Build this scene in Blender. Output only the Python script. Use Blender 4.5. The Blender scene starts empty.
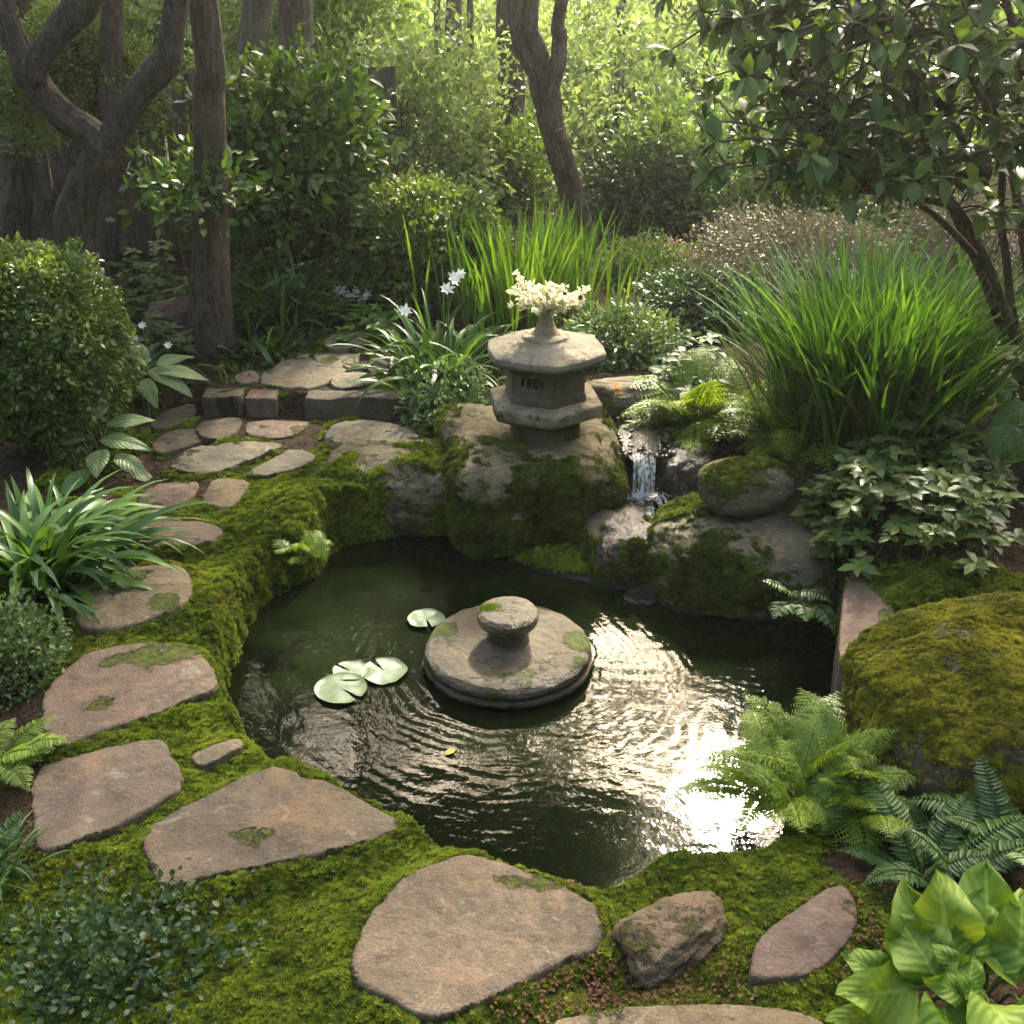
import bpy, bmesh, math
import numpy as np
from math import radians, sin, cos, pi
from mathutils import Vector

C = bpy.context.scene
COL = C.collection

# ------------------------------------------------------------------ camera
CAM_H, PITCH, FPX = 1.6, radians(26), 1150.0
cam_d = bpy.data.cameras.new("camera"); cam = bpy.data.objects.new("camera", cam_d)
COL.objects.link(cam); C.camera = cam
cam.location = (0, 0, CAM_H); cam.rotation_euler = (radians(90) - PITCH, 0, 0)
cam_d.sensor_width = 36; cam_d.lens = 36 * FPX / 1024
cam_d.clip_start = 0.05; cam_d.clip_end = 500
C.render.resolution_x = C.render.resolution_y = 1024

# ------------------------------------------------------------------ sky, sun, exposure
SUN_EL, SUN_AZ = radians(40), radians(13)
W = bpy.data.worlds.new("World"); C.world = W; W.use_nodes = True
nt = W.node_tree; nt.nodes.clear()
sky = nt.nodes.new("ShaderNodeTexSky"); sky.sky_type = 'NISHITA'; sky.sun_disc = False
sky.sun_elevation = SUN_EL; sky.sun_rotation = SUN_AZ
sky.air_density = 0.8; sky.dust_density = 4.0; sky.ozone_density = 0.6
tint = nt.nodes.new("ShaderNodeMix"); tint.data_type = 'RGBA'; tint.blend_type = 'MULTIPLY'
tint.inputs[0].default_value = 1.0; tint.inputs[7].default_value = (1.0, 0.92, 0.76, 1)
bg = nt.nodes.new("ShaderNodeBackground"); bg.inputs[1].default_value = 0.15
wo = nt.nodes.new("ShaderNodeOutputWorld")
nt.links.new(sky.outputs[0], tint.inputs[6]); nt.links.new(tint.outputs[2], bg.inputs[0])
nt.links.new(bg.outputs[0], wo.inputs[0])
sd_ = bpy.data.lights.new("sun", 'SUN'); sun = bpy.data.objects.new("sun", sd_); COL.objects.link(sun)
sd_.energy = 2.2; sd_.angle = radians(3.0); sd_.color = (1.0, 0.92, 0.78)
SUNV = Vector((cos(SUN_EL) * sin(SUN_AZ), cos(SUN_EL) * cos(SUN_AZ), sin(SUN_EL)))
sun.rotation_euler = (-SUNV).to_track_quat('-Z', 'Y').to_euler(); sun.location = SUNV * 30
C.view_settings.view_transform = 'Standard'; C.view_settings.look = 'None'
C.view_settings.gamma = 1.0; C.view_settings.exposure = 2.95
C.render.engine = 'CYCLES'
cy = C.cycles
cy.use_denoising = True; cy.max_bounces = 6; cy.diffuse_bounces = 3; cy.glossy_bounces = 3
cy.transmission_bounces = 4; cy.transparent_max_bounces = 6; cy.volume_bounces = 0
cy.caustics_reflective = False; cy.caustics_refractive = False
cy.use_adaptive_sampling = True; cy.adaptive_threshold = 0.02
cy.sample_clamp_indirect = 6.0

# ------------------------------------------------------------------ numeric helpers
_f = np.array([0, cos(PITCH), -sin(PITCH)]); _u = np.array([0, sin(PITCH), cos(PITCH)]); _r = np.array([1.0, 0, 0])
def _ray(px, py): return _f + (px - 512) / FPX * _r - (py - 512) / FPX * _u
def at(px, py, z=0.0):
    d = _ray(px, py); t = (z - CAM_H) / d[2]
    return np.array([0, 0, CAM_H]) + d * t
def atY(px, py, Y):
    d = _ray(px, py); return np.array([0, 0, CAM_H]) + d * (Y / d[1])
def sst(a, b, x):
    t = np.clip((x - a) / (b - a), 0, 1); return t * t * (3 - 2 * t)
def unit(v):
    v = np.asarray(v, float); return v / np.maximum(np.linalg.norm(v, axis=-1, keepdims=True), 1e-9)

def _hash(ix, iy, iz, s):
    h = (ix.astype(np.int64) * 374761393 + iy.astype(np.int64) * 668265263 + iz.astype(np.int64) * 2147483647 + s * 1274126177) & 0xffffffff
    h = ((h ^ (h >> 13)) * 1274126177) & 0xffffffff
    h = ((h ^ (h >> 16)) * 2246822519) & 0xffffffff
    return ((h ^ (h >> 15)) & 0xffffff) / float(0xffffff)
def vnoise(p, s=0):
    p = np.asarray(p, float)
    if p.shape[-1] == 2: p = np.concatenate([p, np.zeros(p.shape[:-1] + (1,))], -1)
    i = np.floor(p); f = p - i; f = f * f * (3 - 2 * f); i = i.astype(np.int64)
    x, y, z = i[..., 0], i[..., 1], i[..., 2]; fx, fy, fz = f[..., 0], f[..., 1], f[..., 2]
    r = 0
    for dx in (0, 1):
        for dy in (0, 1):
            for dz in (0, 1):
                w = (fx if dx else 1 - fx) * (fy if dy else 1 - fy) * (fz if dz else 1 - fz)
                r = r + w * _hash(x + dx, y + dy, z + dz, s)
    return r * 2 - 1
def fbm(p, o=4, s=0):
    p = np.asarray(p, float); r = 0; a = 1.0; n = 0
    for k in range(o):
        r = r + a * vnoise(p * (2.03 ** k) + k * 7.7, s + k); n += a; a *= 0.5
    return r / n * 1.4
def inpoly(P, poly):
    x, y = P[:, 0], P[:, 1]; c = np.zeros(len(P), bool); n = len(poly)
    for i in range(n):
        x1, y1 = poly[i][:2]; x2, y2 = poly[i - 1][:2]
        cond = (y1 > y) != (y2 > y)
        with np.errstate(divide='ignore', invalid='ignore'):
            c ^= cond & (x < (x2 - x1) * (y - y1) / (y2 - y1 + 1e-12) + x1)
    return c
def sdpoly(P, poly):
    d = np.full(len(P), 1e9); n = len(poly)
    for i in range(n):
        a = np.array(poly[i][:2]); b = np.array(poly[i - 1][:2]); e = b - a
        t = np.clip(((P - a) @ e) / (e @ e + 1e-12), 0, 1)
        d = np.minimum(d, np.linalg.norm(P - a - t[:, None] * e, axis=1))
    return np.where(inpoly(P, poly), -d, d)

# ------------------------------------------------------------------ mesh + object helpers
def mk_mesh(name, V, T=None, Q=None, attrs=None, smooth=True):
    V = np.ascontiguousarray(V, np.float32)
    T = np.zeros((0, 3), np.int32) if T is None or len(T) == 0 else np.asarray(T, np.int32)
    Q = np.zeros((0, 4), np.int32) if Q is None or len(Q) == 0 else np.asarray(Q, np.int32)
    me = bpy.data.meshes.new(name)
    me.vertices.add(len(V)); me.vertices.foreach_set("co", V.ravel())
    nl = len(T) * 3 + len(Q) * 4
    me.loops.add(nl); me.loops.foreach_set("vertex_index", np.concatenate([T.ravel(), Q.ravel()]).astype(np.int32))
    me.polygons.add(len(T) + len(Q))
    st = np.concatenate([np.arange(len(T)) * 3, len(T) * 3 + np.arange(len(Q)) * 4]).astype(np.int32)
    me.polygons.foreach_set("loop_start", st)
    me.update(calc_edges=True)
    me.polygons.foreach_set("use_smooth", np.full(len(T) + len(Q), smooth, dtype=bool))
    for k, a in (attrs or {}).items():
        at_ = me.attributes.new(k, 'FLOAT', 'POINT'); at_.data.foreach_set("value", np.ascontiguousarray(a, np.float32))
    return me
def tag(o, label, cat, group=None, kind=None):
    if label: o["label"] = label
    if cat: o["category"] = cat
    if group: o["group"] = group
    if kind: o["kind"] = kind
    return o
def thing(name, label, cat, loc, group=None):
    o = bpy.data.objects.new(name, None); COL.objects.link(o); o.location = [float(a) for a in loc]
    o.empty_display_size = 0.05
    return tag(o, label, cat, group)
def part(name, V, T=None, Q=None, mat=None, parent=None, attrs=None, smooth=True, loc=None):
    """one mesh object; V in world space, moved under its parent (or its own origin)"""
    if parent is not None:
        org = np.zeros(3); p = parent
        while p is not None: org += np.array(p.location); p = p.parent
    else:
        org = np.array(loc if loc is not None else (0, 0, 0), float)
    me = mk_mesh(name, np.asarray(V) - org, T, Q, attrs, smooth)
    if mat is not None: me.materials.append(mat)
    o = bpy.data.objects.new(name, me); COL.objects.link(o)
    if parent is not None: o.parent = parent
    else: o.location = [float(a) for a in org]
    return o

class Geo:
    """accumulates many small pieces into ONE mesh"""
    def __init__(s): s.V = []; s.T = []; s.Q = []; s.A = {'rnd': [], 'lu': [], 'lv': []}; s.n = 0
    def raw(s, V, T=None, Q=None, rnd=0.5, lu=0.0, lv=0.0):
        V = np.asarray(V, float); m = len(V)
        s.V.append(V)
        if T is not None and len(T): s.T.append(np.asarray(T) + s.n)
        if Q is not None and len(Q): s.Q.append(np.asarray(Q) + s.n)
        for k, a in (('rnd', rnd), ('lu', lu), ('lv', lv)):
            s.A[k].append(np.broadcast_to(np.asarray(a, float), (m,)) if np.ndim(a) == 0 else np.asarray(a, float))
        s.n += m
    def inst(s, tm, pos, d, nrm, L, Wd=None, rnd=None):
        """copies of a leaf template (x across, y along, z up) at pos"""
        tV, tT, tQ, tlu = tm; n, k = len(pos), len(tV)
        if n == 0: return
        L = np.broadcast_to(np.asarray(L, float), (n,)); Wd = L if Wd is None else np.broadcast_to(np.asarray(Wd, float), (n,))
        Y = unit(d); Z = nrm - (nrm * Y).sum(1, keepdims=True) * Y; Z = unit(Z); X = np.cross(Y, Z)
        V = (pos[:, None, :] + (tV[None, :, 0] * Wd[:, None])[..., None] * X[:, None, :]
             + (tV[None, :, 1] * L[:, None])[..., None] * Y[:, None, :] + (tV[None, :, 2] * L[:, None])[..., None] * Z[:, None, :])
        off = (np.arange(n) * k)[:, None, None]
        rnd = np.random.RandomState(n).rand(n) if rnd is None else rnd
        s.raw(V.reshape(-1, 3),
              (np.asarray(tT)[None] + off).reshape(-1, 3) if len(tT) else None,
              (np.asarray(tQ)[None] + off).reshape(-1, 4) if len(tQ) else None,
              np.repeat(rnd, k), np.tile(tlu, n), np.tile(tV[:, 1], n))
    def out(s, name, mat, parent=None, loc=None, smooth=True, uv=False):
        V = np.concatenate(s.V)
        T = np.concatenate(s.T) if s.T else None; Q = np.concatenate(s.Q) if s.Q else None
        at_ = {'rnd': np.concatenate(s.A['rnd'])}
        if uv: at_['lu'] = np.concatenate(s.A['lu']); at_['lv'] = np.concatenate(s.A['lv'])
        return part(name, V, T, Q, mat, parent, at_, smooth, loc)

def _tm(V, T, Q, lu=None):
    V = np.array(V, float); return (V, np.array(T, int).reshape(-1, 3), np.array(Q, int).reshape(-1, 4), np.zeros(len(V)) if lu is None else np.array(lu, float))
# small leaf: folded diamond, 2 triangles; medium leaf: oval, folded at the midrib
LEAF2 = _tm([(0, 0, 0), (-.5, .45, .12), (0, 1, -.05), (.5, .45, .12)], [(0, 2, 1), (0, 3, 2)], [])
LEAF6 = _tm([(0, 0, 0), (-.38, .25, .06), (.38, .25, .06), (0, .3, 0), (-.46, .6, .05), (.46, .6, .05), (0, .65, -.02), (0, 1, -.12)],
            [(0, 3, 1), (0, 2, 3), (4, 6, 7), (6, 5, 7)], [(1, 3, 6, 4), (3, 2, 5, 6)], [0, -1, 1, 0, -1, 1, 0, 0])
def _tuft(k, seed):
    r = np.random.RandomState(seed); V = []; T = []
    for i in range(k):
        a = 2 * pi * (i + r.rand() * .6) / k; e = r.uniform(.25, 1.0); w = .28
        c = np.array([cos(a), sin(a), 0]); s_ = np.array([-sin(a), cos(a), 0])
        b = len(V); V += [c * .08 - s_ * w, c * .08 + s_ * w, c * cos(e) * 1.0 + np.array([0, 0, sin(e) * 1.1])]
        T.append((b, b + 1, b + 2))
    return _tm(V, T, [])
TUFT = [_tuft(8, i) for i in range(3)]

def scatter(V, T, w, n, rs):
    """n random points on triangles, weighted by area * w (per vertex)"""
    a, b, c = V[T[:, 0]], V[T[:, 1]], V[T[:, 2]]
    nr = np.cross(b - a, c - a); ar = np.linalg.norm(nr, axis=1) * .5
    ww = ar * w[T].mean(1); tot = ww.sum()
    if tot <= 0: return np.zeros((0, 3)), np.zeros((0, 3))
    i = rs.choice(len(T), n, p=ww / tot)
    u, v = rs.rand(n), rs.rand(n); m = u + v > 1; u[m] = 1 - u[m]; v[m] = 1 - v[m]
    return a[i] + u[:, None] * (b[i] - a[i]) + v[:, None] * (c[i] - a[i]), unit(nr[i])

def catmull(P, n):
    P = np.asarray(P, float); k = len(P)
    if k == 2: t = np.linspace(0, 1, n)[:, None]; return P[0] + (P[1] - P[0]) * t
    E = np.vstack([2 * P[0] - P[1], P, 2 * P[-1] - P[-2]])
    t = np.linspace(0, k - 1 - 1e-6, n); i = t.astype(int); f = (t - i)[:, None]
    a, b, c, d = E[i], E[i + 1], E[i + 2], E[i + 3]
    return .5 * (2 * b + (c - a) * f + (2 * a - 5 * b + 4 * c - d) * f ** 2 + (3 * b - a - 3 * c + d) * f ** 3)
def tube(g, P, R, n=24, seg=12, rough=0.0, seed=0, close=True, fl=6.0, rnd=.5, ridge=0.0):
    """tapered round limb along control points P (x,y,z) with radii R"""
    P = np.asarray(P, float); R = np.asarray(R, float)
    Q_ = catmull(np.hstack([P, R[:, None]]), n); c, r = Q_[:, :3], np.maximum(Q_[:, 3], 1e-4)
    tn = unit(np.gradient(c, axis=0)); up = np.array([0.31, 0.95, 0.05]); s1 = unit(np.cross(tn, up)); s2 = np.cross(s1, tn)
    a = np.linspace(0, 2 * pi, seg, endpoint=False)
    ring = np.cos(a)[None, :, None] * s1[:, None, :] + np.sin(a)[None, :, None] * s2[:, None, :]
    rr = np.broadcast_to(r[:, None], (n, seg)).copy()
    if rough:
        L = np.cumsum(np.r_[0, np.linalg.norm(np.diff(c, axis=0), axis=1)])
        q = np.stack([np.cos(a)[None] * fl * .5 + 0 * L[:, None], np.sin(a)[None] * fl * .5 + 0 * L[:, None], L[:, None] * 5 + 0 * a[None]], -1)
        rr *= 1 + rough * fbm(q, 3, seed)
        if ridge: rr *= 1 + ridge * fbm(np.stack([np.cos(a)[None] * 7 + 0 * L[:, None], np.sin(a)[None] * 7 + 0 * L[:, None], L[:, None] * 7 + 0 * a[None]], -1), 3, seed + 40)
    V = c[:, None, :] + ring * rr[..., None]
    i, j = np.meshgrid(np.arange(n - 1), np.arange(seg), indexing='ij'); j2 = (j + 1) % seg
    Qd = np.stack([i * seg + j, i * seg + j2, (i + 1) * seg + j2, (i + 1) * seg + j], -1).reshape(-1, 4)
    V = V.reshape(-1, 3); T = []
    if close:
        V = np.vstack([V, c[:1], c[-1:]]); m = n * seg
        T = [(m, (k + 1) % seg, k) for k in range(seg)] + [(m + 1, m - seg + k, m - seg + (k + 1) % seg) for k in range(seg)]
    g.raw(V, T, Qd, rnd)

# ------------------------------------------------------------------ materials
class NT:
    def __init__(s, name):
        s.m = bpy.data.materials.new(name); s.m.use_nodes = True; s.t = s.m.node_tree; s.t.nodes.clear()
        s.o = s.n("ShaderNodeOutputMaterial")
    def n(s, ty, **kw):
        x = s.t.nodes.new(ty)
        for k, v in kw.items(): setattr(x, k, v)
        return x
    def l(s, a, b): s.t.links.new(a, b)
    def put(s, inp, v):
        if hasattr(v, 'is_linked'): s.l(v, inp)
        else:
            if isinstance(v, (tuple, list)) and len(v) == 3 and inp.type == 'RGBA': v = (*v, 1)
            inp.default_value = v
    def mix(s, f, a, b, bl='MIX'):
        x = s.n("ShaderNodeMix", data_type='RGBA', blend_type=bl); s.put(x.inputs[0], f); s.put(x.inputs[6], a); s.put(x.inputs[7], b); return x.outputs[2]
    def math(s, op, a, b=0.0, c=None):
        x = s.n("ShaderNodeMath", operation=op); s.put(x.inputs[0], a); s.put(x.inputs[1], b)
        if c is not None: s.put(x.inputs[2], c)
        return x.outputs[0]
    def attr(s, k): return s.n("ShaderNodeAttribute", attribute_name=k).outputs['Fac']
    def noise(s, vec, sc, det=4, ro=.55, dist=0.0):
        x = s.n("ShaderNodeTexNoise"); s.l(vec, x.inputs['Vector']); s.put(x.inputs['Scale'], sc); s.put(x.inputs['Detail'], det); s.put(x.inputs['Roughness'], ro); s.put(x.inputs['Distortion'], dist); return x.outputs['Fac']
    def vor(s, vec, sc, feat='F1'):
        x = s.n("ShaderNodeTexVoronoi", feature=feat); s.l(vec, x.inputs['Vector']); s.put(x.inputs['Scale'], sc); return x.outputs['Distance']
    def ramp(s, f, a, b):
        x = s.n("ShaderNodeMapRange", clamp=True, interpolation_type='SMOOTHSTEP'); s.put(x.inputs['Value'], f); s.put(x.inputs['From Min'], a); s.put(x.inputs['From Max'], b); return x.outputs['Result']
    def objco(s):
        tc = s.n("ShaderNodeTexCoord"); oi = s.n("ShaderNodeObjectInfo")
        v = s.n("ShaderNodeVectorMath", operation='ADD'); s.l(tc.outputs['Object'], v.inputs[0])
        q = s.math('MULTIPLY', oi.outputs['Random'], 37.0); s.l(q, v.inputs[1]); return v.outputs[0], oi.outputs['Random']
    def bump(s, h, st, dist=.01, prev=None):
        x = s.n("ShaderNodeBump"); s.put(x.inputs['Strength'], st); s.put(x.inputs['Distance'], dist); s.l(h, x.inputs['Height'])
        if prev is not None: s.l(prev, x.inputs['Normal'])
        return x.outputs['Normal']
    def pbr(s, col, rough=.8, spec=.3, nrm=None):
        b = s.n("ShaderNodeBsdfPrincipled"); s.put(b.inputs['Base Color'], col); s.put(b.inputs['Roughness'], rough); s.put(b.inputs['Specular IOR Level'], spec)
        if nrm is not None: s.l(nrm, b.inputs['Normal'])
        return b.outputs[0]
    def done(s, sh): s.l(sh, s.o.inputs['Surface']); return s.m

def leaf_mat(name, c0, c1, trans=.35, rough=.42, spec=.45, c2=None, vein=False, tcol=None):
    n = NT(name); r = n.attr('rnd'); col = n.mix(n.ramp(r, .05, .95), c0, c1)
    if c2 is not None: col = n.mix(n.ramp(r, .93, .98), col, c2)
    tc = n.n("ShaderNodeTexCoord").outputs['Object']
    col = n.mix(n.math('MULTIPLY', n.ramp(n.noise(tc, 9, 2), .35, .7), .35), col, tuple(a * .55 for a in c0))
    nrm = None
    if vein:
        lu = n.math('ABSOLUTE', n.attr('lu')); lv = n.attr('lv')
        mid = n.math('SUBTRACT', 1.0, n.ramp(lu, .02, .10))
        sv = n.math('SINE', n.math('MULTIPLY', n.math('SUBTRACT', lv, n.math('MULTIPLY', lu, .28)), 52.0))
        side = n.ramp(sv, .80, 1.0)
        col = n.mix(n.math('MAXIMUM', n.math('MULTIPLY', mid, .25), n.math('MULTIPLY', side, .05)), col, tuple(min(1, a * 2.0 + .03) for a in c1))
        col = n.mix(n.math('MULTIPLY', n.ramp(n.noise(tc, 40, 3), .45, .75), .3), col, tuple(a * .6 for a in c0))
        nrm = n.bump(n.math('ADD', sv, n.math('MULTIPLY', mid, 2.0)), .25, .0025)
    p = n.pbr(col, rough, spec, nrm)
    t = n.n("ShaderNodeBsdfTranslucent"); n.l(n.mix(1.0, col, tcol or (1.35, 1.25, .55, 1), 'MULTIPLY'), t.inputs[0])
    if nrm is not None: n.l(nrm, t.inputs['Normal'])
    m = n.n("ShaderNodeMixShader"); m.inputs[0].default_value = trans; n.l(p, m.inputs[1]); n.l(t.outputs[0], m.inputs[2])
    return n.done(m.outputs[0])

def stone_mat(name, c0, c1, c2, sc=1.0, moss=True, rough=.85, wet=0.0, bumpst=.6, lich=.3, mcol=((.055, .075, .012), (.13, .15, .022))):
    n = NT(name); v, rn = n.objco()
    a = n.noise(v, 5 * sc, 5, .6, .6); b = n.noise(v, 26 * sc, 5, .65); f = n.noise(v, 150 * sc, 3, .7); g = n.vor(v, 230 * sc)
    col = n.mix(n.ramp(a, .34, .66), c0, c1); col = n.mix(n.math('MULTIPLY', n.ramp(b, .45, .68), .75), col, c2)
    col = n.mix(n.math('MULTIPLY', n.ramp(f, .48, .70), .62), col, tuple(x * .33 for x in c0))
    st = n.math('MULTIPLY', n.ramp(n.noise(v, 3.2 * sc, 7, .75, 1.1), .45, .64), .72); col = n.mix(st, col, tuple(x * .45 for x in c2))
    col = n.mix(n.math('MULTIPLY', n.ramp(g, .30, .08), .45), col, tuple(min(1, x * 2.0) for x in c1))
    col = n.mix(n.math('MULTIPLY', n.ramp(n.noise(v, 60 * sc, 4, .75), .55, .72), .5), col, tuple(min(1, x * 1.6) for x in c1))
    col = n.mix(n.math('MULTIPLY', rn, .45), col, (c1[0] * .62, c1[0] * .56, c1[0] * .42))
    col = n.mix(n.math('MULTIPLY', n.ramp(n.noise(v, 7 * sc, 5, .7, .7), .52, .66), .45), col, (c1[0] * 1.25, c1[1] * 1.05, c1[2] * .85))
    li = n.math('MULTIPLY', n.ramp(n.noise(v, 13 * sc, 6, .7, 1.2), .60, .68), lich)
    col = n.mix(li, col, (.34, .34, .25))
    h = n.math('ADD', n.math('MULTIPLY', a, .9), n.math('ADD', n.math('MULTIPLY', b, .8), n.math('MULTIPLY', f, .35)))
    cr = n.ramp(n.vor(v, 4.2 * sc, 'DISTANCE_TO_EDGE'), 0, .025)
    nrm = n.bump(h, bumpst, .02)
    ro = rough
    if moss:
        mm = n.ramp(n.math('ADD', n.attr('moss'), n.math('MULTIPLY', n.math('SUBTRACT', n.noise(v, 45, 5, .7), .5), 1.1)), .38, .62)
        mc = n.mix(n.ramp(n.noise(v, 60, 4, .7), .35, .65), mcol[0], mcol[1]); mc = n.mix(n.ramp(n.noise(v, 11, 4), .55, .72), mc, (.09, .065, .025))
        col = n.mix(mm, col, mc)
        nrm = n.bump(n.math('MULTIPLY', mm, n.math('ADD', 1.0, n.noise(v, 170, 3, .8))), .9, .012, nrm)
        ro = n.math('ADD', n.math('MULTIPLY', mm, .95 - rough), rough)
    pz = n.n("ShaderNodeSeparateXYZ"); n.l(n.n("ShaderNodeNewGeometry").outputs['Position'], pz.inputs[0])   # water soaked stone just above the pond
    wb = n.math('SUBTRACT', 1.0, n.ramp(n.math('ADD', pz.outputs[2], n.math('MULTIPLY', n.noise(v, 14, 4), .05)), -.135, -.055))
    col = n.mix(wb, col, n.mix(1.0, col, (.22, .2, .17, 1), 'MULTIPLY')); ro = n.math('SUBTRACT', ro, n.math('MULTIPLY', wb, rough - .25))
    return n.done(n.pbr(col, ro, .3 + wet, nrm))

def bark_mat(name, c0, c1, sc=1.0, moss=.2):
    n = NT(name); tc = n.n("ShaderNodeTexCoord").outputs['Object']; mp = n.n("ShaderNodeMapping"); n.l(tc, mp.inputs[0]); mp.inputs['Scale'].default_value = (1, 1, .28)
    a = n.noise(mp.outputs[0], 62 * sc, 6, .7, .6); b = n.noise(tc, 6, 4); f = n.noise(tc, 120, 3)
    col = n.mix(n.ramp(a, .38, .62), c0, c1); col = n.mix(n.math('MULTIPLY', n.ramp(b, .5, .7), .5), col, tuple(x * 1.35 for x in c1))
    col = n.mix(n.math('MULTIPLY', n.ramp(n.noise(tc, 9, 5, .7), .58, .7), moss), col, (.06, .075, .02))
    h = n.math('ADD', a, n.math('MULTIPLY', f, .2))
    return n.done(n.pbr(col, .9, .2, n.bump(h, 1.0, .035)))

def plain_mat(name, c0, c1, sc=20, rough=.8, bst=.3, spec=.3):
    n = NT(name); tc = n.n("ShaderNodeTexCoord").outputs['Object']; a = n.noise(tc, sc, 5, .6)
    return n.done(n.pbr(n.mix(n.ramp(a, .3, .7), c0, c1), rough, spec, n.bump(a, bst, .005)))
def rnd_mat(name, c0, c1, rough=.8, spec=.2):
    n = NT(name); return n.done(n.pbr(n.mix(n.attr('rnd'), c0, c1), rough, spec))
# ================================================================== terrain and pond
WZ = -0.15
def ppts(L, z=0.0): return [tuple(at(p[0], p[1], p[2] if len(p) > 2 else z)[:2]) for p in L]
POND = ppts([(226, 672, -.10), (236, 642, -.13), (262, 606, WZ), (284, 590, WZ), (308, 584, WZ), (324, 566, WZ), (336, 550, WZ), (380, 540, WZ), (436, 531, WZ),
             (446, 500, WZ), (470, 488, WZ), (560, 492, WZ), (640, 520, WZ), (700, 560, WZ), (800, 600, WZ), (848, 640, WZ), (850, 690, WZ), (850, 760, WZ), (800, 815, WZ), (768, 850, -.06),
             (735, 853, -.02), (700, 853, -.02), (650, 863, -.02), (618, 880, -.02), (596, 888, -.02), (540, 872, -.02), (458, 851, -.02), (408, 821, -.02), (330, 777, -.02), (296, 764, -.02), (256, 748, -.02), (236, 706, -.02)])
def closed_smooth(poly, it=2):
    P = np.array(poly, float)
    for _ in range(it):
        Nx = np.roll(P, -1, 0); P = np.stack([P * .75 + Nx * .25, P * .25 + Nx * .75], 1).reshape(-1, 2)
    return P
PONDS = closed_smooth(POND, 2)
STEP_A, STEP_B = at(203, 419, .02), at(410, 419, .02)
def gz0(x, y):
    """ground height without the pond"""
    z = .02 * sst(2.9, 4.0, y)
    # terrace behind the step on the left
    front = np.where(x < STEP_A[0], STEP_A[1] + .05 + (STEP_A[0] - x) * .2, STEP_A[1] + .05)
    t = sst(-.01, .03, y - front) * sst(.05, -.25, x + .05) * sst(STEP_A[0] - .75, STEP_A[0] - .02, x)
    z = z + .072 * t
    z = z + .12 * sst(4.0, 5.2, y) * (1 - t) + .05 * sst(4.4, 5.6, y) * t
    z = z + .2 * sst(5.5, 10, y)
    z = z + .12 * np.exp(-((x - .45) ** 2 / .18 + (y - 4.1) ** 2 / .12))
    # raised bank on the right and behind the waterfall
    z = z + .13 * sst(.55, 1.15, x) * sst(2.2, 3.3, y) * sst(5.2, 4.0, y)
    # moss mounds on the left bank
    for px, py, h, s in ((300, 500, .055, .16), (385, 490, .03, .16), (268, 575, .05, .14), (215, 600, .03, .12), (215, 700, .025, .10)):
        p = at(px, py, .04); z = z + h * np.exp(-((x - p[0]) ** 2 + (y - p[1]) ** 2) / (s * s))
    for px, py, h, s in ((700, 880, .035, .12), (400, 850, .02, .1), (330, 960, .02, .15), (960, 610, .07, .2)):
        p = at(px, py, .0); z = z + h * np.exp(-((x - p[0]) ** 2 + (y - p[1]) ** 2) / (s * s))
    return z
def gz(x, y): return float(gz0(np.array([float(x)]), np.array([float(y)]))[0])
def gpt(px, py):
    """where the ray through a pixel meets the ground"""
    z = 0.0
    for _ in range(12): p = at(px, py, z); z = gz(p[0], p[1])
    return np.array([p[0], p[1], z])

STONES = []   # (polygon xy, top z): filled by the flagstone list below, before the ground is built
FLAGS = []
def flag(poly, label, mi, z=.03, th=.07, dome=.006, jit=.006, group='flat stones of the garden path', name='stepping_stone', cat='stepping stone', sm=1):
    FLAGS.append((poly, label, mi, z, th, dome, jit, group, name, cat, sm))
flag([(345, 978), (356, 935), (376, 902), (410, 874), (456, 851), (490, 855), (545, 874), (592, 900), (606, 926), (602, 944), (560, 962), (515, 985), (470, 1008), (432, 1020), (390, 1000)],
     'largest reddish brown flat stone, a rough hexagon at the near edge of the pond', 0, .045, .08)
flag([(138, 832), (200, 796), (268, 763), (290, 765), (304, 776), (330, 779), (372, 802), (408, 823), (360, 843), (262, 864), (200, 880), (165, 889), (152, 872)],
     'long wedge shaped brown flat stone between the mossy lawn and the near left water edge', 0, .045, .08)
flag([(28, 768), (80, 750), (160, 735), (172, 750), (188, 786), (150, 808), (110, 829), (84, 838), (46, 852), (34, 845)],
     'squarish pinkish brown flat stone at the left, dark soil and ferns beside it', 1, .04, .09)
flag([(42, 742), (40, 690), (76, 655), (130, 641), (190, 642), (212, 664), (222, 686), (186, 702), (150, 716), (108, 728), (64, 746)],
     'broad pink flat stone with a green moss stain across its top, left of the pond', 1, .05, .08)
flag([(72, 618), (78, 596), (96, 580), (135, 564), (178, 561), (192, 578), (193, 596), (178, 610), (120, 628), (86, 630)],
     'rounded dome like tan stone beside the strap leaved clump on the left', 2, .055, .1, .02)
flag([(122, 534), (140, 522), (170, 518), (212, 521), (226, 531), (208, 543), (150, 547), (128, 544)],
     'oval greyish pink stepping stone just above the rounded dome like stone', 1, .035, .06)
flag([(132, 505), (150, 486), (186, 479), (202, 482), (190, 500), (172, 511), (146, 513)],
     'small pinkish stone, left one of the pair below the big grey slab', 1, .035, .06)
flag([(199, 500), (210, 482), (220, 477), (252, 480), (244, 494), (232, 508), (216, 508)],
     'small tan stone, right one of the pair below the big grey slab', 2, .04, .06)
flag([(165, 464), (190, 448), (232, 441), (286, 440), (272, 450), (248, 460), (222, 470), (198, 475), (176, 470)],
     'big pale grey slab, the widest flat stone in front of the step', 3, .045, .05)
flag([(244, 474), (268, 460), (296, 448), (322, 456), (300, 468), (272, 475), (252, 477)],
     'pale grey triangular flat stone right of the big grey slab', 3, .04, .05)
flag([(320, 434), (334, 421), (368, 419), (400, 424), (426, 438), (424, 456), (392, 459), (352, 456), (330, 448)],
     'grey green flat stone with moss on its right side, beside the fine leaved shrub', 3, .045, .06)
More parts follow.
